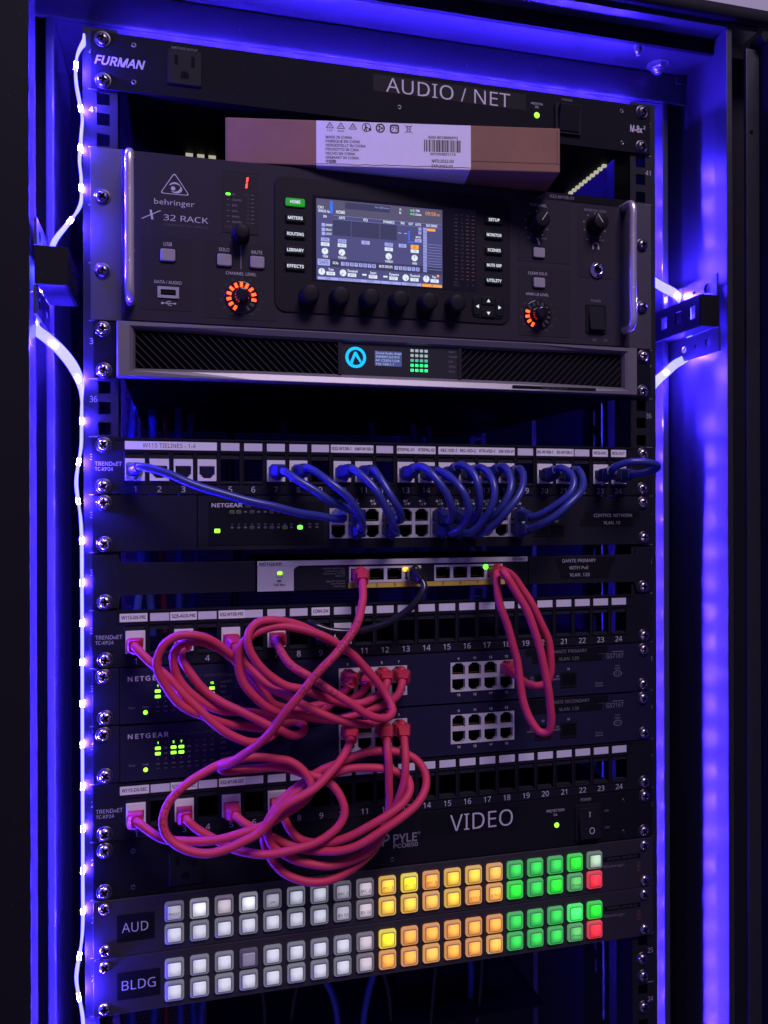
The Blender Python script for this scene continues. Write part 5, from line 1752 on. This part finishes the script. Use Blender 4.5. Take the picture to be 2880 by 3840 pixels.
CABLE_PATHS = {
    'pri1': [(-209.6,-24,469.1), (-202.2,-30,476.0), (-195.0,-32,482.8), (-186.9,-33,490.0), (-178.0,-34,500.0), (-168.4,-36,511.1), (-157.8,-38,522.2), (-146.3,-38,532.4), (-135.4,-36,539.9), (-124.3,-34,543.8), (-113.7,-30,543.7), (-104.3,-24,539.0), (-104.4,-18,531.7), (-112.3,-18,527.7), (-123.9,-21,525.1), (-139.6,-24,522.7), (-154.1,-27,516.4), (-164.9,-29,508.5), (-173.9,-30,499.3), (-180.4,-31,488.6), (-181.9,-33,477.3), (-177.6,-36,469.1), (-169.9,-38,465.6), (-160.1,-38,466.0), (-150.1,-35,470.2), (-140.7,-30,477.4), (-132.2,-24,486.8), (-123.5,-17,500.4), (-114.4,-13,515.0), (-106.9,-11,520.3), (-91.6,-10,529.6), (-75.3,-10,532.0), (-61.0,-12,526.6), (-52.5,-16,517.1), (-47.8,-20,511.6), (-45.3,-22,506.5)],
    'pri3': [(-173.8,-22,471.5), (-175.9,-25,476.8), (-173.5,-27,483.8), (-166.5,-29,494.1), (-156.6,-30,504.7), (-144.2,-31,514.4), (-131.6,-31,521.3), (-121.4,-31,527.1), (-112.0,-31,532.8), (-103.1,-30,537.3), (-91.2,-26,543.2), (-82.5,-20,542.5), (-80.7,-14,539.2), (-85.8,-10,537.4), (-97.0,-10,538.2), (-112.6,-12,540.0), (-126.3,-18,536.7), (-139.7,-26,531.3), (-152.6,-32,525.5), (-165.1,-36,519.1), (-176.5,-38,510.8), (-186.1,-40,498.6), (-191.7,-42,486.8), (-192.9,-43,475.9), (-188.3,-44,465.4), (-179.6,-44,460.0), (-170.0,-44,459.0), (-160.2,-42,461.4), (-150.3,-39,467.5), (-140.2,-35,476.0), (-132.2,-29,484.6), (-123.0,-21,496.1), (-112.0,-15,512.0), (-104.6,-12,521.2), (-91.7,-11,526.7), (-75.3,-10,526.1), (-60.6,-10,524.3), (-49.9,-12,521.3), (-41.4,-16,518.7), (-33.9,-20,513.3), (-30.9,-21,507.4)],
    'pri5': [(-135.4,-24,472.4), (-132.4,-26,478.7), (-127.9,-28,485.9), (-119.5,-30,495.0), (-108.7,-33,504.5), (-98.7,-37,508.9), (-87.2,-41,515.6), (-73.7,-43,522.2), (-59.9,-44,528.7), (-47.3,-43,533.1), (-35.9,-40,535.2), (-25.1,-33,535.3), (-15.2,-25,531.9), (-10.8,-19,526.3), (-12.5,-15,519.7), (-17.5,-14,512.3), (-26.7,-17,501.1), (-38.9,-22,487.3), (-52.8,-27,476.0), (-67.0,-31,466.8), (-81.2,-34,459.7), (-95.1,-37,453.9), (-108.3,-40,451.4), (-119.5,-42,452.9), (-125.0,-44,457.5), (-127.2,-46,463.4), (-125.7,-47,472.9), (-119.1,-47,483.9), (-110.2,-46,492.8), (-99.1,-45,500.4), (-87.5,-43,504.2), (-73.1,-40,511.1), (-59.7,-34,516.7), (-47.7,-28,521.0), (-36.3,-26,521.3), (-25.6,-26,517.0), (-17.5,-25,512.3), (-14.6,-23,506.5)],
    'pri7': [(-103.6,-25,468.4), (-101.0,-32,477.4), (-93.0,-40,487.0), (-81.0,-46,495.2), (-67.1,-50,503.9), (-54.5,-52,512.6), (-41.3,-52,522.0), (-30.2,-50,527.6), (-20.7,-46,529.8), (-14.5,-41,526.7), (-15.3,-36,519.9), (-19.5,-33,512.2), (-25.9,-33,503.4), (-33.5,-34,494.4), (-43.9,-36,482.5), (-56.8,-38,472.8), (-69.3,-39,465.6), (-82.4,-39,460.5), (-95.4,-39,457.4), (-108.2,-39,456.5), (-119.4,-40,459.1), (-128.1,-41,464.5), (-133.5,-41,470.2), (-134.7,-40,480.0), (-132.8,-39,492.1), (-127.1,-38,503.6), (-117.6,-36,513.3), (-107.1,-33,520.5), (-97.2,-30,524.9), (-83.4,-27,528.7), (-70.6,-25,532.2), (-58.5,-23,534.7), (-45.5,-22,532.6), (-32.8,-23,528.9), (-22.2,-25,526.0), (-13.4,-27,522.5), (-6.3,-27,516.1), (-2.3,-24,508.3)],
    'long': [(-35.6,-28,429.4), (-37.1,-36,438.8), (-42.5,-46,449.7), (-45.2,-50,453.4), (-49.9,-56,459.2), (-56.9,-60,467.0), (-67.3,-65,477.2), (-77.9,-68,487.7), (-89.8,-69,500.0), (-101.0,-67,513.3), (-113.4,-60,530.3), (-122.6,-54,542.1), (-134.5,-46,552.1), (-142.0,-41,557.6), (-146.0,-38,559.0), (-146.2,-35,562.7), (-141.5,-32,565.2), (-127.3,-29,565.4), (-110.0,-27,566.5), (-96.9,-27,568.9), (-83.9,-28,573.8), (-74.7,-30,575.7), (-65.5,-33,579.5), (-58.1,-36,585.8), (-53.8,-39,594.3), (-53.8,-41,602.3), (-58.6,-43,610.7), (-67.6,-44,617.6), (-79.8,-44,622.9), (-96.9,-43,626.6), (-111.9,-41,627.4), (-125.7,-38,626.0), (-137.2,-34,623.8), (-146.1,-29,620.6), (-155.2,-27,615.8), (-165.1,-26,609.2), (-172.5,-24,601.5)],
    'sec1': [(-208.4,-24,600.1), (-199.4,-29,606.3), (-189.6,-34,610.8), (-176.8,-38,612.6), (-160.6,-41,612.7), (-144.4,-43,611.1), (-128.8,-45,607.7), (-115.5,-46,603.6), (-101.4,-46,597.5), (-88.3,-44,591.1), (-80.5,-41,584.3), (-79.0,-38,576.7), (-84.3,-35,568.6), (-95.3,-33,561.2), (-106.5,-33,558.7), (-119.2,-34,556.8), (-133.6,-34,556.3), (-147.0,-34,558.8), (-158.6,-35,563.5), (-170.2,-37,569.4), (-179.9,-40,576.7), (-186.9,-43,585.0), (-189.3,-46,593.1), (-187.7,-48,601.4), (-181.6,-50,608.6), (-172.1,-52,613.9), (-159.4,-53,616.7), (-146.6,-53,615.8), (-133.6,-53,612.5), (-121.3,-53,607.5), (-111.6,-54,597.1), (-104.3,-55,589.1), (-91.7,-55,581.9), (-75.0,-52,574.3), (-62.4,-45,566.4), (-52.6,-36,559.0), (-46.0,-26,552.6)],
    'sec5': [(-135.6,-24,602.5), (-129.1,-28,607.6), (-120.6,-29,612.7), (-111.9,-28,619.8), (-106.9,-27,621.8), (-96.6,-28,627.5), (-85.8,-32,629.9), (-74.5,-38,630.2), (-60.7,-44,629.5), (-44.1,-49,624.7), (-27.0,-52,615.6), (-9.9,-52,605.2), (4.1,-48,596.1), (11.5,-42,586.8), (12.0,-36,577.1), (5.8,-30,568.5), (-5.0,-25,564.1), (-21.3,-23,561.9), (-39.7,-22,563.8), (-56.2,-22,569.1), (-69.6,-21,575.0), (-80.4,-21,581.2), (-93.1,-23,589.2), (-104.0,-25,598.0), (-111.2,-27,607.9), (-113.8,-27,619.0), (-112.5,-27,630.4), (-106.2,-28,641.5), (-96.9,-30,650.4), (-84.1,-32,656.1), (-69.3,-33,656.7), (-53.2,-33,652.6), (-38.3,-31,646.1), (-26.5,-28,637.4), (-18.8,-27,623.3), (-15.5,-29,604.9), (-15.2,-32,584.2), (-15.8,-32,566.2), (-15.9,-28,557.5)],
    'sec7': [(-103.2,-22,597.4), (-98.4,-22,607.5), (-92.6,-22,618.2), (-84.7,-25,625.5), (-75.4,-33,626.3), (-64.3,-40,624.2), (-49.6,-46,619.1), (-34.5,-50,610.0), (-20.2,-50,602.7), (-8.0,-47,595.8), (-1.0,-42,587.9), (-1.6,-36,581.4), (-9.2,-30,578.3), (-26.1,-27,573.9), (-44.2,-26,572.7), (-58.6,-25,576.0), (-71.4,-26,580.4), (-85.9,-28,586.8), (-99.4,-30,595.0), (-108.8,-33,603.4), (-111.9,-33,612.5), (-109.2,-32,623.5), (-99.0,-33,632.0), (-86.3,-35,639.3), (-71.7,-37,643.1), (-56.6,-37,643.5), (-41.2,-36,639.2), (-28.0,-34,631.3), (-17.6,-33,619.4), (-11.6,-35,605.8), (-7.8,-38,593.5), (-4.5,-38,578.7), (-2.8,-34,564.8), (-1.6,-28,557.6)],
    'loop': [(79.3,-26,420.9), (76.0,-34,426.2), (75.1,-38,433.4), (77.4,-40,448.2), (83.8,-40,467.1), (89.4,-40,486.1), (93.3,-42,508.4), (95.6,-44,526.8), (100.6,-47,540.6), (106.5,-50,548.4), (111.5,-53,547.6), (112.9,-56,537.7), (111.2,-58,522.4), (109.1,-59,508.8), (107.2,-58,494.2), (103.0,-56,476.7), (97.6,-54,459.0), (90.6,-52,443.2), (82.8,-50,428.8), (78.1,-48,421.1), (77.4,-44,418.8), (83.1,-40,419.6), (90.5,-38,424.4), (97.7,-38,434.7), (105.0,-40,447.6), (112.6,-41,462.8), (118.3,-42,478.0), (120.5,-42,492.5), (120.3,-41,504.0), (117.6,-39,511.9), (112.4,-36,514.6), (105.5,-33,513.2), (98.6,-30,508.8), (94.2,-27,505.4)],
    'black': [(16.6,-24,430.2), (14.0,-26,435.9), (8.7,-26,443.0), (0.8,-24,450.3), (-10.1,-22,457.2), (-24.6,-20,462.8), (-38.1,-18,466.2), (-49.7,-16,466.0), (-62.2,-14,463.8), (-71.0,-12,460.6), (-74.9,-8,458.7)],
    'b1': [(-204.1,-26,335.4), (-184.9,-36,341.4), (-163.9,-42,349.4), (-138.8,-45,357.5), (-115.9,-45,364.0), (-87.5,-40,369.9), (-67.8,-33,372.8), (-52.6,-26,374.9)],
    'b7': [(-96.9,-26,338.2), (-86.4,-34,346.4), (-70.5,-38,355.7), (-56.5,-36,363.1), (-44.5,-30,369.1), (-36.1,-22,373.8)],
    'b8': [(-78.7,-26,335.0), (-70.1,-36,341.4), (-59.4,-43,351.0), (-49.0,-44,361.4), (-41.3,-40,371.4), (-35.5,-28,381.4)],
    'b10': [(-43.2,-26,335.4), (-33.3,-36,344.9), (-25.2,-41,357.4), (-16.7,-38,370.7), (-8.9,-28,383.9)],
    'b11': [(-26.2,-26,336.0), (-20.5,-38,348.0), (-14.6,-42,360.2), (-8.0,-38,369.2), (-4.4,-28,376.2), (-9.2,-22,374.7)],
    'b13': [(12.2,-28,332.6), (18.5,-38,338.2), (26.2,-44,349.4), (32.3,-44,361.7), (36.3,-38,371.7), (36.8,-28,377.5)],
    'b14': [(30.3,-28,336.6), (36.4,-38,342.7), (43.0,-46,354.0), (46.9,-46,366.3), (47.0,-38,378.7), (41.1,-28,386.4)],
    'b15': [(46.9,-28,331.1), (52.9,-38,336.9), (56.2,-44,349.3), (57.9,-42,363.2), (57.6,-32,374.9), (56.4,-24,377.4)],
    'b16': [(63.8,-28,332.8), (67.9,-38,338.0), (69.3,-46,350.0), (67.2,-47,363.3), (62.0,-40,377.2), (54.0,-28,387.1)],
    'b17': [(84.3,-28,331.8), (86.2,-38,339.4), (82.6,-45,352.3), (77.1,-44,364.0), (70.3,-34,375.8), (67.5,-26,379.0)],
    'b18': [(99.5,-28,333.7), (97.9,-40,343.4), (90.2,-48,356.2), (78.8,-48,368.7), (71.2,-40,379.6), (65.0,-28,387.3)],
    'b20': [(136.3,-28,332.5), (141.7,-36,337.9), (140.2,-44,347.7), (133.2,-46,357.2), (123.2,-40,366.2), (111.5,-28,373.8)],
    'b21': [(153.4,-28,334.6), (152.0,-38,344.4), (142.6,-47,356.2), (127.8,-49,368.3), (115.6,-42,378.3), (110.5,-30,383.0)],
    'b23': [(187.1,-30,331.6), (194.3,-38,328.2), (207.6,-42,327.8), (217.8,-42,329.7), (222.2,-38,332.6), (218.0,-34,335.1), (208.9,-30,337.0)],
}


# ------------------------------------------------------------------ patch cables
def frames_of(path):
    out = []
    n = len(path)
    t0 = (path[1] - path[0]).normalized()
    up = Vector((0, 0, -1))
    side = t0.cross(up)
    if side.length < 1e-3:
        side = Vector((1, 0, 0))
    side.normalize()
    for i in range(n):
        t = (path[min(i + 1, n - 1)] - path[max(i - 1, 0)]).normalized()
        side = (side - t * side.dot(t)).normalized()
        out.append((path[i], t, side, t.cross(side)))
    return out


def cut_path(path, s0, s1=None):
    """the stretch of a path between two lengths from its start"""
    acc, out = 0.0, []
    for i, p in enumerate(path):
        if i:
            acc += (p - path[i - 1]).length
        if acc >= s0 and (s1 is None or acc <= s1):
            out.append(p)
    return out


def tube(path, r, n=12):
    return MB().rings([[tuple(c + a * r * math.cos(2 * math.pi * k / n) + b * r * math.sin(2 * math.pi * k / n)) for k in range(n)] for c, t, a, b in frames_of(path)], True)


def oval(c, t, hw, hh, e=3.2, n=16):
    """a rounded rectangle section standing across direction t"""
    up = Vector((0, 0, -1))
    sd = t.cross(up)
    if sd.length < .15:
        sd = Vector((1, 0, 0))
    sd.normalize()
    uu = sd.cross(t).normalized()
    out = []
    for k in range(n):
        a = 2 * math.pi * k / n + math.pi / n
        ca, sa = math.cos(a), math.sin(a)
        out.append(tuple(c + sd * hw * math.copysign(abs(ca) ** (2 / e), ca) + uu * hh * math.copysign(abs(sa) ** (2 / e), sa)))
    return out


def plug(parent, path, boot, r, style, latch):
    """plug body, strain relief boot and latch at the start of a path that leaves a socket"""
    p0 = path[0]
    body = MB()
    ax = Vector((0, -1, 0))
    sec = [(-3.5, 5.6, 4.0), (7.2, 5.6, 4.0), (7.4, 5.9, 4.9), (15.0, 6.1, 5.3)]
    body.rings([oval(p0 + ax * s, ax, w, h, 7) for s, w, h in sec])
    o = body.part('plug', 'clear plug' if style == 'clear' else boot, parent)
    bp = cut_path(path, 14.0, 25.0)
    rg = []
    m = len(bp)
    for i, c in enumerate(bp):
        t = (bp[min(i + 1, m - 1)] - bp[max(i - 1, 0)]).normalized()
        if i == 0:
            t = ax
        k = i / (m - 1)
        if style == 'clear':
            rg.append(oval(c, t, r + .5 + .8 * (1 - k), r + .5 + .8 * (1 - k), 2.4))
        else:
            rib = .25 if (i // 2) % 2 == 0 and .1 < k < .6 else 0
            wide = 5.3 - 1.1 * k + rib
            rg.append(oval(c, t, wide, 4.8 - .7 * k + rib, 6.0))
    if len(rg) > 2:
        MB().rings(rg).part('boot', boot if style != 'clear' else 'jacket blue', o)
    # latch hood over the release tab
    s = latch
    hood = MB()
    hr = []
    for y, w, h in ((-4.0, 2.6, 1.4), (-7.5, 3.3, 3.0), (-11, 3.4, 3.6), (-13.6, 2.9, 2.6), (-15.0, 1.6, .9)):
        c = p0 + Vector((0, y, s * 4.2))
        hr.append([tuple(c + Vector((w * math.cos(a * math.pi / 6), 0, s * h * abs(math.sin(a * math.pi / 6)) if a <= 6 else -s * .3))) for a in range(12)])
    hood.rings(hr, True)
    hood.part('latch', 'clear plug' if style == 'clear' else boot, o)
    return o


def wrap_text(parent, path, body, start, h, m, r, face=Vector((-.25, -1, -.1)), flip=False):
    """print that follows the jacket: letters bent round it along the path"""
    me = _font_mesh(body, .01, 1.05, 0)
    fr = frames_of(path)
    acc = [0.0]
    for i in range(1, len(path)):
        acc.append(acc[-1] + (path[i] - path[i - 1]).length)
    k = h / cap_height()
    for v in me.vertices:
        s = start + v.co.x * k * (-1 if flip else 1)
        i = 0
        while i < len(acc) - 2 and acc[i + 1] < s:
            i += 1
        f = min(1, max(0, (s - acc[i]) / max(acc[i + 1] - acc[i], 1e-6)))
        c = path[i].lerp(path[i + 1], f)
        t = (path[i + 1] - path[i]).normalized()
        nrm = (face - t * face.dot(t)).normalized()
        across = t.cross(nrm).normalized()
        if flip:
            across = -across
        a = (v.co.y * k - h / 2) / r
        p = c + (nrm * math.cos(a) + across * math.sin(a)) * (r + .07)
        v.co = (p.x * .001, p.y * .001, -p.z * .001)
    me.materials.append(M(m))
    return place('jacket_lettering', me, parent)


def patch_cable(label, pts, a, b, r, jacket, boot, style='boot', latch=(-1, -1), group=None, prints=()):
    """a, b: socket mouths (x, d) at the two ends; pts: points of the run between them"""
    o = thing('patch_cable', label, 'cable', group=group)
    full = [(a[0], 0, a[1]), (a[0], -9, a[1]), (a[0], -16, a[1])]
    full += [tuple(p) for p in pts]
    full += [(b[0], -16, b[1]), (b[0], -9, b[1]), (b[0], 0, b[1])]
    # drop run points that sit inside the plugs
    keep = [full[0], full[1], full[2]]
    for p in full[3:-3]:
        if (Vector(p) - Vector(full[2])).length > 6 and (Vector(p) - Vector(full[-3])).length > 6:
            keep.append(p)
    keep += full[-3:]
    path = smooth_path(keep, 1.6)
    ph = [random.uniform(0, 6.3) for _ in range(6)]      # the slight waviness of a cable that has been coiled before
    for i in range(14, len(path) - 14):
        e = min(1.0, (i - 14) / 12, (len(path) - 15 - i) / 12)
        path[i] = path[i] + Vector((.45 * math.sin(i * .11 + ph[0]) + .25 * math.sin(i * .31 + ph[1]), .5 * math.sin(i * .13 + ph[2]), .45 * math.sin(i * .12 + ph[3]) + .25 * math.sin(i * .27 + ph[4]))) * e
    L = sum((path[i] - path[i - 1]).length for i in range(1, len(path)))
    jk = tube(cut_path(path, 13, L - 13), r).part('jacket', jacket, o)
    plug(o, path, boot, r, style, latch[0])
    plug(o, path[::-1], boot, r, style, latch[1])
    for body, start, h, flip in prints:
        wrap_text(jk, path, body, start, h, 'ink cable' if 'red' in jacket else 'print black', r, flip=flip)
    return o


J = 25.6                       # middle of a keystone mouth below its panel's top
R_ = 3.25


def gs(unit, k, row):
    return (A16[k], unit * U + (15.6, 27.9)[row])


def tn(unit, n):
    return (px(n), unit * U + J)


red = dict(r=R_, jacket='jacket red', boot='boot red')
patch_cable('coiled red patch cable from port 1 of the PRI patch panel, looping behind the others', CABLE_PATHS['pri1'], tn(10, 1), gs(11, 0, 0), latch=(1, -1), group='red patch cables', **red)
patch_cable('coiled red patch cable from PRI panel port 3, outermost bend over the switch lights', CABLE_PATHS['pri3'], tn(10, 3), gs(11, 1, 0), latch=(1, -1), group='red patch cables', **red)
patch_cable('coiled red patch cable from PRI panel port 5, arching highest over its neighbours', CABLE_PATHS['pri5'], tn(10, 5), gs(11, 2, 0), latch=(1, -1), group='red patch cables', **red)
patch_cable('coiled red patch cable with printed jacket from port 7 of the PRI panel', CABLE_PATHS['pri7'], tn(10, 7), gs(11, 3, 0), latch=(1, -1), group='red patch cables', prints=[('VERIFIED TIA/EIA-568-B.2', 30, 3.5, False)], **red)
patch_cable('long red patch cable with COMPLIANCE print crossing in front from the PoE switch', CABLE_PATHS['long'], (P8[0], 9 * U + 21.2), tn(13, 3), latch=(-1, 1), group='red patch cables', prints=[('9 ROHS COMPLIANCE 125', 66, 3.8, False)], **red)
patch_cable('coiled red patch cable from port 1 of the SEC panel with a wide open loop', CABLE_PATHS['sec1'], tn(13, 1), gs(12, 0, 0), latch=(1, -1), group='red patch cables', prints=[('RATED 75 C ETL', 285, 3.5, False)], **red)
patch_cable('coiled red patch cable from SEC panel port 5, hanging lowest over the buttons', CABLE_PATHS['sec5'], tn(13, 5), gs(12, 2, 0), latch=(1, -1), group='red patch cables', **red)
patch_cable('coiled red patch cable from SEC panel port 7, inner of two big loops', CABLE_PATHS['sec7'], tn(13, 7), gs(12, 3, 0), latch=(1, -1), group='red patch cables', **red)
patch_cable('red patch cable in a tall hanging loop from the PoE switch to port 15', CABLE_PATHS['loop'], (P8[7], 9 * U + 21.2), gs(11, 7, 0), group='red patch cables', **red)
patch_cable('black patch cable from the PoE switch dipping across the PRI panel', CABLE_PATHS['black'], (P8[3], 9 * U + 21.2), tn(10, 9), 2.9, 'jacket black', 'jacket black')


def n24(k, row):
    return (N24[k], 8 * U + (17.0, 29.2)[row])


blue = dict(r=3.1, jacket='jacket blue', boot='boot blue')
BLUE_RUNS = (('b1', 1, (0, 0), 'long straight blue patch cable from port 1 crossing the switch lights'),
             ('b7', 7, (1, 0), 'blue patch cable from port 7 passing behind its neighbour'),
             ('b8', 8, (1, 1), 'blue patch cable from port 8 ending in the lower row'),
             ('b10', 10, (3, 1), 'blue patch cable from port 10 under the X32 tag'),
             ('b11', 11, (3, 0), 'blue patch cable from port 11 under the AMP tag'),
             ('b13', 13, (6, 0), 'blue patch cable from port 13 under the first RTRPNL tag'),
             ('b14', 14, (6, 1), 'blue patch cable from port 14 under the second RTRPNL tag'),
             ('b15', 15, (7, 0), 'blue patch cable from port 15 under the first REC-VID tag'),
             ('b16', 16, (7, 1), 'blue patch cable from port 16 under the second REC-VID tag'),
             ('b17', 17, (8, 0), 'blue patch cable from port 17 under the RTR-VID tag'),
             ('b18', 18, (8, 1), 'blue patch cable from port 18 under the SW-VID tag'),
             ('b20', 20, (11, 0), 'blue patch cable from port 20, upper of the swept back pair'),
             ('b21', 21, (11, 1), 'blue patch cable from port 21, lower of the swept back pair'))
for key, n, (k, row), lab in BLUE_RUNS:
    patch_cable(lab, CABLE_PATHS[key], tn(7, n), n24(k, row), style='clear' if key == 'b1' else 'boot', latch=(1, -1 if row == 0 else 1), group='blue patch cables', **blue)
patch_cable('short blue patch cable bridging ports 23 and 24 beside the rail', CABLE_PATHS['b23'], tn(7, 23), tn(7, 24), latch=(1, 1), group='blue patch cables', **blue)

# ------------------------------------------------------------------ loose cables and gear further back, seen through the gaps
random.seed(21)


def rear_cable(label, pts, r, m, group):
    o = thing('rear_cable', label, 'cable', group=group)
    tube(smooth_path(pts, 6.0), r, 8).part('jacket', m, o)


for i, (x, y, m, r) in enumerate(((-216, 150, 'rear blue cable', 4.2), (-203, 170, 'rear blue cable', 4.2), (-191, 190, 'rear red cable', 3.2), (-176, 160, 'rear blue cable', 3.6), (-162, 200, 'rear blue cable', 3.8),
                                  (-60, 260, 'rear blue cable', 3.4), (40, 240, 'rear blue cable', 4), (95, 250, 'rear blue cable', 4), (118, 260, 'rear blue cable', 3.6), (-118, 230, 'jacket black', 4))):
    w = random.uniform(-7, 7)
    rear_cable({'rear blue cable': 'blue cable hanging behind the patch panels, seen only through the gaps', 'rear red cable': 'thin red cable hanging among the blue ones behind the patch panels', 'jacket black': 'single black cable hanging behind the upper patch panel'}[m], [(x, y + 260, 150), (x, y + 40, 240), (x + w, y + 10, 330), (x - w, y + 5, 410), (x + w, y, 520), (x, y, 640), (x + w * 2, y, 760), (x, y - 20, 895)], r, m, 'cables hanging behind the patch panels')
for i, (x, y, dx, r) in enumerate(((-70, 120, 34, 3.2), (-40, 140, -26, 3.4), (-10, 130, 30, 3.6), (20, 110, -22, 3.2), (48, 150, 26, 3.6), (76, 120, -8, 3), (100, 150, 16, 3.2), (126, 130, -4, 3), (-110, 130, 10, 3.4), (-140, 150, -14, 3.4))):
    rear_cable('black cable trailing below the lower router panel' if i % 3 else 'blue cable trailing among black ones below the lower router panel', [(x - dx, y + 30, 690), (x - dx * .5, y + 10, 745), (x, y, 780), (x + dx, y - 10, 830), (x + dx * 1.3, y, 895)], r, 'jacket black' if i % 3 else 'rear blue cable', 'cables below the router panels')

lo = thing('equipment_shelf', 'dark metal shelf far inside the rack below the router panels', 'shelf', 0)
MB().box(-150, 190, 120, 420, 880, 884).part('shelf_tray', 'cabinet dark', lo, bevel=.5)
MB().box(40, 170, 150, 330, 856, 879.5).part('shelf_device', 'cabinet dark', lo, bevel=1.0)
# rail screws below the last unit
for d in (17 * U + 22, 17 * U + 38, 18 * U + 22):
    screw(cab.children[[c.name.split('.')[0] for c in cab.children].index('rail')], 232.5, d, SCREW, True, 2.1)
